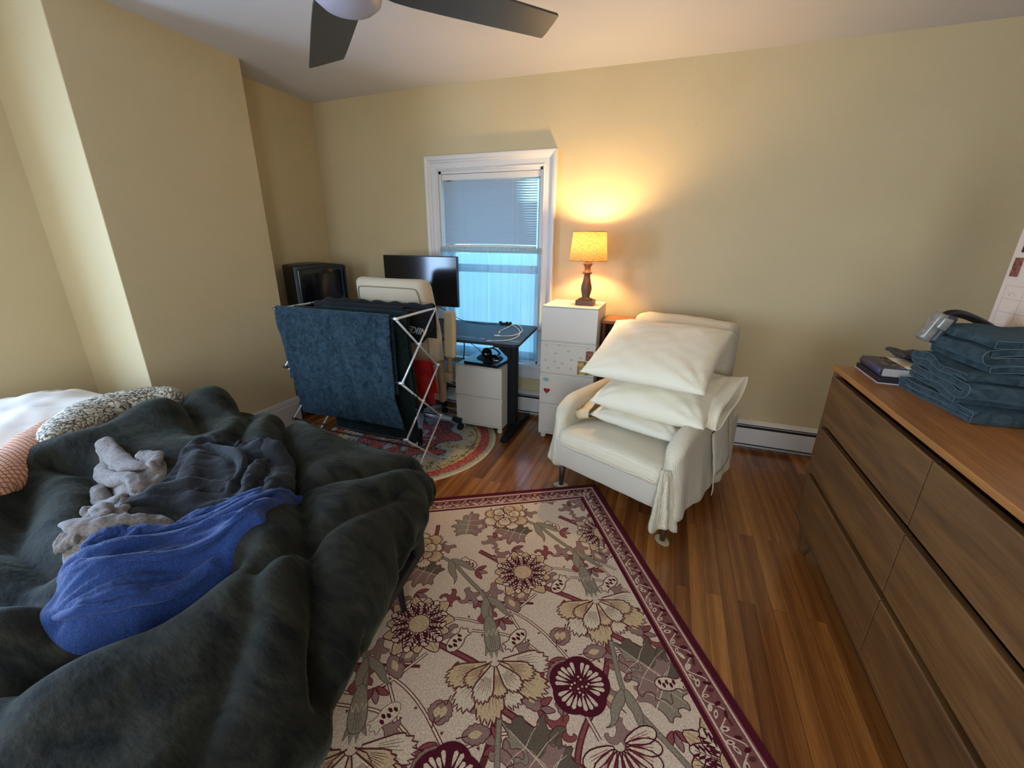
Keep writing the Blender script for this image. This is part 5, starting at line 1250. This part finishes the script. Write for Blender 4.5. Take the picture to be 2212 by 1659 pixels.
def garment(name, label, outline, folds, m, th=.012, step=.014, dirang=0, lump=.02, aniso=.01, seed=0, cat='clothing', freq=22, rw=1.5, rh=.8):
    """soft garment lying on the duvet: outline in x,y; folds = (polyline, amp, width)"""
    ol = smoothpoly(outline, True, 2); pts = []; 
    for i in range(len(ol)):
        p, q = ol[i], ol[(i+1) % len(ol)]; l = math.hypot(q[0]-p[0], q[1]-p[1]); k = max(1, int(l/step))
        for t in range(k): pts.append((p[0]+(q[0]-p[0])*t/k, p[1]+(q[1]-p[1])*t/k))
    nb = len(pts); xs = [p[0] for p in pts]; ys = [p[1] for p in pts]; cx, cy = math.cos(dirang), math.sin(dirang)
    x = min(xs)
    while x < max(xs):
        y = min(ys)
        while y < max(ys):
            if inside((x, y), ol) and dpoly((x, y), ol, True) > step*.6: pts.append((x+.1*step*random.random(), y))
            y += step
        x += step
    r = delaunay_2d_cdt([V3((p[0], p[1])) for p in pts], [(i, (i+1) % nb) for i in range(nb)], [], 1, 1e-6)
    V, F = r[0], r[2]; out = []
    th += .008
    for v in V:
        p = (v.x, v.y); d = dpoly(p, ol, True); z0 = zat(*p)
        k = min(1, d/.022); prof = math.sqrt(max(0, 1-(1-k)**2))
        al = p[0]*cx+p[1]*cy; ac_ = -p[0]*cy+p[1]*cx
        h = th*prof+prof*(lump*(.6+noise.noise(V3((p[0]*6, p[1]*6, seed))))*min(1, d/.06)+aniso*(.55-2.2*abs(noise.noise(V3((al*3.5, ac_*freq*.7+1.5*noise.noise(V3((al*5, ac_*5, seed))), seed+2))))+.45-1.5*abs(noise.noise(V3((al*7+3, ac_*freq*1.6, seed+5)))))*min(1, d/.02))
        for pl, am, w in folds: dd = dpoly(p, pl); h += am*.45*math.exp(-(dd/w)**1.6)*min(1, d/.03)-am*.25*math.exp(-((dd-2.1*w)/w)**2)*min(1, d/.03)
        out.append(V3((p[0], p[1], z0+max(h, .003 if d > .004 else -.004))))
    mb = MB().add(out, [tuple(f) for f in F])
    for q, (pl, am, w) in enumerate(folds):   # bunched folds: soft flattened rolls of cloth following each crease
        pth = smoothpoly(pl, False, 3); n = len(pth)
        def fn(u, v, pth=pth, n=n, w=w, am=am, q=q):
            k = u*(n-1); i = min(n-2, int(k)); f = k-i; x = pth[i][0]*(1-f)+pth[i+1][0]*f; y = pth[i][1]*(1-f)+pth[i+1][1]*f
            dx, dy = pth[i+1][0]-pth[i][0], pth[i+1][1]-pth[i][1]; l = math.hypot(dx, dy) or 1; e = (1-abs(2*u-1)**3)**.6 if 0 < u < 1 else .02
            a = 2*PI*v; s = 1+.35*noise.noise(V3((u*5, math.cos(a)*1.5, seed+q)))+.18*noise.noise(V3((u*14, a, seed+q)))
            off = w*rw*math.cos(a)*s*e; hh = am*rh*math.sin(a+.5*math.sin(u*5+q))*s*e
            return (x-dy/l*off, y+dx/l*off, zat(x, y)+th+am*.12+hh)
        mb.grid(fn, 34, 18)
    return tag(mb.build(name, m, None, smooth=True), label, cat)
BLU = mat('heather_blue', (8, 32, 80), .9, rgb2=(24, 58, 116), vscale=260, bump=.2, bscale=160, sheen=.2)
GRY = mat('heather_taupe', (104, 94, 88), .9, rgb2=(132, 120, 112), vscale=120, bump=.15, bscale=160, sheen=.15)
BLK = mat('washed_black', (8, 8, 9), .9, var=.3, vscale=40, bump=.2, bscale=160, sheen=.1)
grey_ol = [(-2.05, .82), (-2.0, .865), (-1.93, .85), (-1.84, .806), (-1.80, .855), (-1.73, .87), (-1.66, .83), (-1.62, .80), (-1.56, .70), (-1.53, .62), (-1.475, .62), (-1.44, .67), (-1.375, .675), (-1.33, .62), (-1.36, .56), (-1.42, .50), (-1.45, .43), (-1.527, .455), (-1.56, .485), (-1.618, .544), (-1.701, .589), (-1.757, .661), (-1.84, .70), (-1.90, .74), (-1.97, .78)]
garment('grey_shirt', 'crumpled heather grey shirt lying on the duvet left of the black clothing', grey_ol,
        [([(-2.03, .84), (-1.92, .80), (-1.80, .78), (-1.68, .80)], .03, .018), ([(-1.95, .76), (-1.8, .73), (-1.66, .74), (-1.58, .70)], .035, .016), ([(-1.85, .70), (-1.72, .66), (-1.60, .66)], .03, .014), ([(-1.70, .60), (-1.58, .60), (-1.50, .55)], .032, .014), ([(-1.60, .52), (-1.52, .52), (-1.45, .56), (-1.40, .62)], .035, .02), ([(-1.82, .84), (-1.74, .84), (-1.68, .80)], .03, .015), ([(-1.56, .47), (-1.49, .50)], .03, .014)],
        GRY, .008, .008, -.55, .006, .008, 3, freq=27, rw=1.9, rh=.75)
blk_ol = [(-1.58, .60), (-1.53, .66), (-1.44, .70), (-1.367, .705), (-1.30, .76), (-1.22, .80), (-1.16, .83), (-1.145, .88), (-1.19, .955), (-1.27, 1.03), (-1.37, 1.09), (-1.45, 1.09), (-1.517, 1.12), (-1.58, 1.08), (-1.64, 1.07), (-1.73, 1.05), (-1.74, .97), (-1.72, .91), (-1.66, .86), (-1.60, .78)]
garment('black_jeans', 'faded black cotton trousers lying crumpled between the grey shirt and the blue shirt', blk_ol,
        [([(-1.66, .99), (-1.55, .98), (-1.44, .96), (-1.36, .90), (-1.34, .84)], .03, .012), ([(-1.45, 1.06), (-1.33, 1.04), (-1.24, .96), (-1.19, .88)], .055, .035), ([(-1.36, .97), (-1.30, .90), (-1.27, .84)], .045, .02), ([(-1.62, .92), (-1.5, .80), (-1.42, .76)], .025, .03), ([(-1.55, .72), (-1.45, .82), (-1.35, .84)], .02, .02), ([(-1.68, 1.03), (-1.56, 1.05)], .03, .015)],
        BLK, .010, .009, .7, .010, .009, 8, freq=20, rw=1.3, rh=.7)
blu_ol = [(-1.30, .315), (-1.23, .305), (-1.183, .313), (-1.148, .345), (-1.10, .40), (-1.10, .45), (-1.07, .52), (-1.055, .593), (-1.08, .65), (-1.074, .70), (-1.05, .735), (-1.09, .755), (-1.113, .80), (-1.14, .90), (-1.15, .965), (-1.20, .95), (-1.225, .88), (-1.26, .83), (-1.328, .80), (-1.372, .747), (-1.377, .679), (-1.34, .60), (-1.40, .60), (-1.46, .575), (-1.44, .50), (-1.45, .44), (-1.419, .40), (-1.37, .385), (-1.35, .345)]
garment('blue_shirt', 'bright heather blue shirt spread diagonally on the duvet, nearest the camera', blu_ol,
        [([(-1.42, .43), (-1.33, .50), (-1.24, .62), (-1.18, .76), (-1.17, .92)], .028, .016), ([(-1.40, .56), (-1.32, .60), (-1.26, .70), (-1.20, .82)], .03, .014), ([(-1.36, .40), (-1.26, .44), (-1.17, .55), (-1.12, .68), (-1.13, .82)], .03, .016), ([(-1.28, .34), (-1.19, .36), (-1.12, .46), (-1.09, .58)], .03, .016), ([(-1.33, .70), (-1.27, .76), (-1.20, .86)], .022, .012), ([(-1.44, .47), (-1.42, .56)], .03, .016)],
        BLU, .010, .0075, 1.05, .010, .012, 12, freq=24, rw=1.3, rh=.6)

# things beyond the duvet towards the head of the bed
SAT = mat('satin_white', (218, 204, 190), .42, sheen=.2, bump=.1, bscale=14)
pillow('bed_pillow', 'big crumpled off-white satin pillow at the head of the bed by the grey-lit wall', (-3.25, .38, .60), (-2.42, .52, .60), (-2.38, 1.28, .62), (-3.2, 1.26, .63), .27, SAT, 21, .05, .028, 60)
sher = cell_fabric('sherpa_brown_cream', (66, 52, 40), (206, 196, 174), 34, 'voronoi', .7)
def band(name, label, path, w0, h, m, cat, seed, n=70):
    """soft thick roll of fabric following a path (x, y, z, halfwidth)"""
    pth = smoothpoly(path, False, 3)
    def fn(u, v):
        k = u*(len(pth)-1); i = min(len(pth)-2, int(k)); f = k-i; p = [pth[i][c]*(1-f)+pth[i+1][c]*f for c in range(4)]
        d = V3((pth[i+1][0]-pth[i][0], pth[i+1][1]-pth[i][1], 0)).normalized(); nn = V3((-d.y, d.x, 0)); a = 2*PI*v
        w = 1+.12*noise.noise(V3((u*9, math.cos(a)*1.2, seed)))+.05*noise.noise(V3((u*24, a, seed)))
        e = min(1, u*9, (1-u)*9)**.5
        return V3((p[0], p[1], p[2]))+nn*(p[3]*math.cos(a)*w*e)+V3((0, 0, 1))*(h*math.sin(a)*w*e)
    return tag(MB().grid(fn, n, 28).build(name, m, None, smooth=True), label, cat)
band('sherpa_blanket', 'cream and brown pebble-textured sherpa throw folded behind the duvet edge', [(-2.20, .74, .69, .05), (-2.36, .86, .70, .09), (-2.50, 1.02, .70, .11), (-2.50, 1.2, .695, .10), (-2.38, 1.36, .67, .07)], .1, .075, sher, 'blanket', 3)
waf = cell_fabric('waffle_peach', (206, 150, 116), (160, 98, 70), 38, 'brick', .8)
band('waffle_blanket', 'peach orange waffle-knit blanket between satin pillow and green duvet', [(-2.02, .40, .64, .06), (-2.16, .56, .675, .09), (-2.28, .72, .69, .10), (-2.42, .84, .685, .09), (-2.52, .92, .67, .05)], .1, .065, waf, 'blanket', 5)

# ------------------------------------------------------------------ on the dresser
TZ = DZ
bk1 = thing('closed_book', 'thick purple hardcover book with gold ornament lying on a dark book on the dresser', 'book', (.96, 2.2, TZ+.03))
def rx(pts, c, a): return [(c[0]+p[0]*math.cos(a)-p[1]*math.sin(a), c[1]+p[0]*math.sin(a)+p[1]*math.cos(a)) for p in pts]
PUR = mat('book_purple', (58, 46, 66), .45, var=.1, vscale=40)
BT = Matrix.Translation((.855, 2.05, 0)) @ Matrix.Rotation(math.radians(-1), 4, 'Z')
zb0, zb1 = TZ+.024, TZ+.062
def bbx(x0, x1, y0, y1, z0, z1): a = MB(); a.box(x0, x1, y0, y1, z0, z1); a.xf(BT); return a
bbx(.004, .146, .003, .212, zb0+.003, zb1-.003).build('pages', mat('book_pages', (186, 172, 158), .8, bump=.5, bscale=90, stretch=(1, 1, 12)), bk1)
a = bbx(0, .15, 0, .215, zb1-.003, zb1); a2 = bbx(0, .15, 0, .215, zb0, zb0+.003); a.add(a2.v, a2.f)
cv = a.build('cover', PUR, bk1, mods=[BEV(.001)])
a = MB(); a.add([tuple(BT @ V3((-.008*math.sin(PI*i/8), yy, zb0+(zb1-zb0)*i/8))) for yy in (0, .215) for i in range(9)], [(i, i+1, i+10, i+9) for i in range(8)]); a.build('spine', PUR, bk1, smooth=True, mods=[('SOLIDIFY', dict(thickness=.003))])
GLD = mat('gold_foil', (150, 122, 82), .45, .3); LAV = mat('lavender_print', (158, 144, 168), .6)
rnd = random.Random(5)
for k in range(16):
    cx, cy = .03+.075*rnd.random(), .03+.15*rnd.random(); an = rnd.random()*6.3; q = [(cx+.009*math.cos(t)*(1+.5*math.cos(3*t+an)), cy+.009*math.sin(t)*(1+.5*math.sin(2*t+an))) for t in [i*.524 for i in range(12)]]
    a = MB(); a.prism(q, zb1, zb1+.0004); a.xf(BT); a.build('ornament', GLD, cv)
TB = BT @ Matrix.Translation((.075, .1, zb1+.0002)) @ Matrix.Rotation(-PI/2*0, 4, 'Z')
text_mesh('T. KERFSTER', .012, BT @ Matrix.Translation((.085, .016, zb1+.0004)), 'lettering', LAV, cv, .0002)
for k in range(3): text_mesh(('WHAT', 'MOVES', 'THE')[k] if False else ('I I I I', 'I I I', 'I I I I')[k], .017, BT @ Matrix.Translation((.1, .06+.04*k, zb1+.0004)) @ Matrix.Rotation(PI/2, 4, 'Z'), 'lettering', LAV, cv, .0003)
bk2 = thing('notebook', 'thin dark book with pale edge beneath the purple book on the dresser', 'book', (.94, 2.18, TZ))
o = MB().prism(rx([(0, 0), (.16, 0), (.16, .25), (0, .25)], (.846, 2.035), -.02), TZ+.004, TZ+.0235).build('cover', mat('book_black', (20, 14, 14), .5), bk2, mods=[BEV(.002)])
MB().prism(rx([(-.003, -.004), (.163, -.004), (.163, .253), (-.003, .253)], (.846, 2.035), -.02), TZ+.0003, TZ+.0038).build('pale_backing', mat('pale_card', (190, 176, 180), .6), bk2)
b3 = tag(MB().grid(lambda u, v: tuple(BT @ V3((.082+.075*u, .0+.225*v, zb1+.002+.008*math.sin(u*3)*math.sin(v*5+1)**2))), 14, 20).build('printed_card', mat('card_floral', (222, 212, 186), .6, rgb2=(196, 160, 110), vscale=26), None, smooth=True, mods=[('SOLIDIFY', dict(thickness=.001))]), 'cream floral printed card lying across the purple book', 'card')
cloth_dark = tag(MB().rbox(.955, 1.06, 2.16, 2.33, zb1+.012, zb1+.03, .009, .02, lambda p: V3((p.x, p.y, p.z+.006*math.sin(p.x*60)+.004*math.sin(p.y*50)))).build('eye_mask', mat('plum_satin', (46, 38, 48), .5), None, smooth=True), 'dark plum fabric pouch lying behind the printed card on the dresser', 'pouch')
# folded towels: thick ribbon folded in loops, extruded away from the camera
TT = terry('towel_teal_folded', (38, 47, 49), (62, 73, 75), 16)
HEM = mat('towel_hem', (76, 94, 98), .9)
def folded(name, label, x0, x1, y0, y1, z0, nl, th, seed, loop_right=False, tilt=0, rot=0, droop=.0):
    """nl layers of ribbon thickness th joined by U turns; section in x-z, extruded along y"""
    path = []; n = 10
    for k in range(nl):
        z = z0+th*(.5+k); a, b = (x0, x1) if k % 2 == 0 else (x1, x0)
        sh = .012*((k*7+seed) % 3)
        A = a+(sh if a < b else -sh); B = b-(sh if a < b else -sh)*.5
        for i in range(n+1):
            x = A+(B-A)*i/n; path.append((x, z+.5*th*noise.noise(V3((x*8, k, seed)))))
        if k < nl-1:
            s = 1 if B > A else -1
            for i in range(1, 6): w = -PI/2+PI*i/6; path.append((B+s*th*.75*math.cos(w), z+th*.5+th*.5*math.sin(w)))
    pth = [(p[0], p[1]) for p in path]; hw = th*.44; m = len(pth)
    mb = MB(); ny = 22; sec = []
    for i in range(m):
        a = pth[max(i-1, 0)]; b = pth[min(i+1, m-1)]; dx, dz = b[0]-a[0], b[1]-a[1]; l = math.hypot(dx, dz) or 1; sec.append((pth[i], (-dz/l, dx/l)))
    ring = [(p[0]+n_[0]*hw, p[1]+n_[1]*hw) for p, n_ in sec]+[(p[0]-n_[0]*hw, p[1]-n_[1]*hw) for p, n_ in reversed(sec)]
    R = len(ring); vs = []; cx = (x0+x1)/2; cy = (y0+y1)/2
    for j in range(ny+1):
        t = j/ny; y = y0+(y1-y0)*t; e = (1-(2*t-1)**8)
        for q, (x, z) in enumerate(ring):
            w = noise.noise(V3((x*7, y*7, z*20+seed)))*.008
            X = cx+(x-cx)*(1-.03*(1-e)); Z = z+w+tilt*(x-cx)-droop*max(0, (cx-x))/(.3)*1.0*(z-z0+.02)/.1
            xr, yr = rotp(X-cx, y-cy+.004*math.sin(q*.7+seed), (cx, cy), rot); vs.append((xr, yr, max(Z, z0+.001)))
    fs = [(j*R+i, j*R+(i+1) % R, (j+1)*R+(i+1) % R, (j+1)*R+i) for j in range(ny) for i in range(R)]
    H_ = len(sec)
    for i in range(H_-1):
        fs.append((i, i+1, R-2-i, R-1-i)[::-1]); fs.append(tuple(ny*R+k for k in (i, i+1, R-2-i, R-1-i)))
    mb.add(vs, fs); o = tag(mb.build(name, TT, None, smooth=True), label, 'towel')
    for j in (0, ny): MB().tube([V3(vs[j*R+i % R]) for i in range(0, R+1)], .0017, 5, False).build('hem', HEM, o, smooth=True)
    return o
folded('folded_towel', 'flattened dark teal towel lowest in the stack, lying on the dresser top', 1.085-.2, 1.085+.2, 1.84-.155, 1.84+.155, TZ+.001, 2, .021, 1, rot=PI/2+.10)
folded('folded_towel', 'dark teal towel in the middle of the stack, long fold loops facing the bed', 1.09-.185, 1.09+.185, 1.86-.15, 1.86+.155, TZ+.045, 4, .025, 2, rot=PI/2-.05)
folded('folded_towel', 'dark teal towel topmost in the stack under the handheld appliance', .975, 1.24, 1.74, 2.06, TZ+.148, 4, .027, 4, tilt=.02, rot=.04)
# black and grey handheld appliance resting on the towels
ap = thing('handheld_vacuum', 'black handheld appliance with clear grey head and curved handle behind the towels', 'appliance', (1.02, 2.02, TZ+.25))
CLR = mat('clear_grey_plastic', (128, 120, 108), .2, spec=.7, var=.25, vscale=60); 
a = MB(); a.rbox(-.022, .018, -.02, .03, -.055, .055, .012, .012); AP = Matrix.Translation((.945, 2.0, TZ+.245)) @ Matrix.Rotation(math.radians(20), 4, 'Y'); a.xf(AP); a.build('head', CLR, ap, smooth=True)
a = MB(); a.rbox(.012, .04, -.026, .034, -.05, .058, .01, .012); a.xf(AP); a.build('housing', mat('dark_grey_plastic', (52, 48, 50), .4), ap, smooth=True)
a = MB(); a.rbox(-.004, .03, -.03, -.018, .0, .045, .006, .01); a.xf(AP); a.build('control_panel', mat('silver_plastic', (150, 146, 138), .3, .5), ap, smooth=True)
a = MB(); a.tube(smoothpoly([(.955, 2.02, TZ+.19), (.975, 2.03, TZ+.25), (.985, 2.04, TZ+.29), (1.03, 2.06, TZ+.295), (1.10, 2.10, TZ+.275), (1.19, 2.15, TZ+.235), (1.24, 2.17, TZ+.2)], False, 3), .0145, 12); a.build('handle', BLACKP, ap, smooth=True)

# ------------------------------------------------------------------ whiteboard calendar standing at the rear of the dresser
CX = 1.262
cal = thing('calendar_board', 'tall pale calendar board with faint grid at the back edge of the dresser', 'calendar', (CX, 1.92, TZ))
MB().box(CX-.012, CX, 1.5, 2.29, TZ+.001, 1.78).build('board', mat('calendar_board', (232, 208, 188), .5), cal, mods=[BEV(.003)])
LNC = mat('calendar_line', (186, 158, 140), .7); a = MB()
for k in range(6): a.box(CX-.0126, CX-.0118, 1.53, 2.262, 1.10+.05*k, 1.1012+.05*k)
for k in range(8): a.box(CX-.0126, CX-.0118, 2.26-.1*k, 2.2612-.1*k, 1.10, 1.351)
a.build('grid_lines', LNC, cal)
rq = random.Random(2)
for k in range(26):
    a = MB(); yy = 1.57+.1*rq.randint(0, 6)+.02; z = 1.112+.05*rq.randint(0, 4); p = [(CX-.0128, yy+.009*i, z+.018*rq.random()) for i in range(7)]; a.tube(p, .0005, 4); a.build('handwriting', LNC, cal)
MB().box(CX-.016, CX-.012, 2.222, 2.262, 1.385, 1.455).build('picture_magnet', mat('picture_red', (110, 30, 34), .5, rgb2=(150, 100, 80), vscale=70), cal)
MB().box(CX-.016, CX-.012, 1.95, 2.245, 1.475, 1.62).build('dark_photo', mat('photo_black', (24, 22, 24), .5), cal)

# groups of repeats
for pre, g in (('pillow', 'pillows stacked on the armchair'), ('folded_towel', 'folded towels stacked on the dresser'), ('felt_pad', 'felt pads under the armchair legs'), ('charging_cable', 'white charging cables on the desk'), ('bath_towel', 'towels on the drying rack')):
    for o in col.objects:
        if o.parent is None and (o.name == pre or o.name.startswith(pre+'.')): o['group'] = g

# ------------------------------------------------------------------ light
def area(name, loc, rot, sx, sy, power, color):
    l = bpy.data.lights.new(name, 'AREA'); l.shape = 'RECTANGLE'; l.size = sx; l.size_y = sy; l.energy = power; l.color = color
    o = bpy.data.objects.new(name, l); col.objects.link(o); o.location = loc; o.rotation_euler = rot; return o
KEYP = dict(left=68, front1=15, front2=20)
# area lamps shining in: daylight outside the left window, added fill behind the camera
area('daylight_left_window', (XL-.2, (ly0+ly1)/2, (lz0+lz1)/2), (0, -PI/2, 0), lz1-lz0, ly1-ly0, KEYP['left'], (.44, .64, 1))
area('added_front_fill', ((-2.3-1.3)/2, YF-.2, 1.3), (PI/2, 0, 0), 1, 1.5, KEYP['front1'], (.92, .95, 1))
area('added_front_fill', (.3, YF-.2, 1.3), (PI/2, 0, 0), 1, 1.5, KEYP['front2'], (.95, .96, 1))
w = bpy.data.worlds.new('sky'); scn.world = w; w.use_nodes = True; N = w.node_tree.nodes; L = w.node_tree.links
tc = N.new('ShaderNodeTexCoord'); sp = N.new('ShaderNodeSeparateXYZ'); L.new(tc.outputs['Generated'], sp.inputs[0])
n = N.new('ShaderNodeTexNoise'); n.inputs['Scale'].default_value = 7; n.inputs['Detail'].default_value = 5; L.new(tc.outputs['Generated'], n.inputs['Vector'])
ad = N.new('ShaderNodeMath'); ad.operation = 'MULTIPLY_ADD'; ad.inputs[1].default_value = .35; L.new(n.outputs['Fac'], ad.inputs[0]); L.new(sp.outputs[2], ad.inputs[2])
r = ramp(N, [(0, (90, 135, 160)), (.16, (104, 162, 196)), (.24, (126, 194, 235)), (1, (110, 186, 245))]); L.new(ad.outputs[0], r.inputs['Fac'])
L.new(r.outputs['Color'], N['Background'].inputs['Color']); N['Background'].inputs['Strength'].default_value = 2.3

# ------------------------------------------------------------------ camera
f, pit, rol, yaw = 900.46, *(math.radians(x) for x in (19.003, .5466, -20.154))
Fw = V3((math.sin(yaw)*math.cos(pit), math.cos(yaw)*math.cos(pit), -math.sin(pit))); Rt = V3((math.cos(yaw), -math.sin(yaw), 0)); U = Rt.cross(Fw)
R2 = Rt*math.cos(rol)+U*math.sin(rol); U2 = U*math.cos(rol)-Rt*math.sin(rol)
cd = bpy.data.cameras.new('camera'); cd.sensor_width = 36; cd.sensor_fit = 'HORIZONTAL'; cd.lens = f/2212*36; cd.clip_start = .05
cam = bpy.data.objects.new('camera', cd); col.objects.link(cam)
cam.matrix_world = Matrix(((R2.x, U2.x, -Fw.x, 0), (R2.y, U2.y, -Fw.y, 0), (R2.z, U2.z, -Fw.z, 1.5), (0, 0, 0, 1)))
scn.camera = cam
vs_ = scn.view_settings; scn.display_settings.display_device = 'sRGB'; vs_.view_transform = 'Standard'; vs_.look = 'None'; vs_.exposure = .88; vs_.gamma = 1; vs_.use_curve_mapping = False
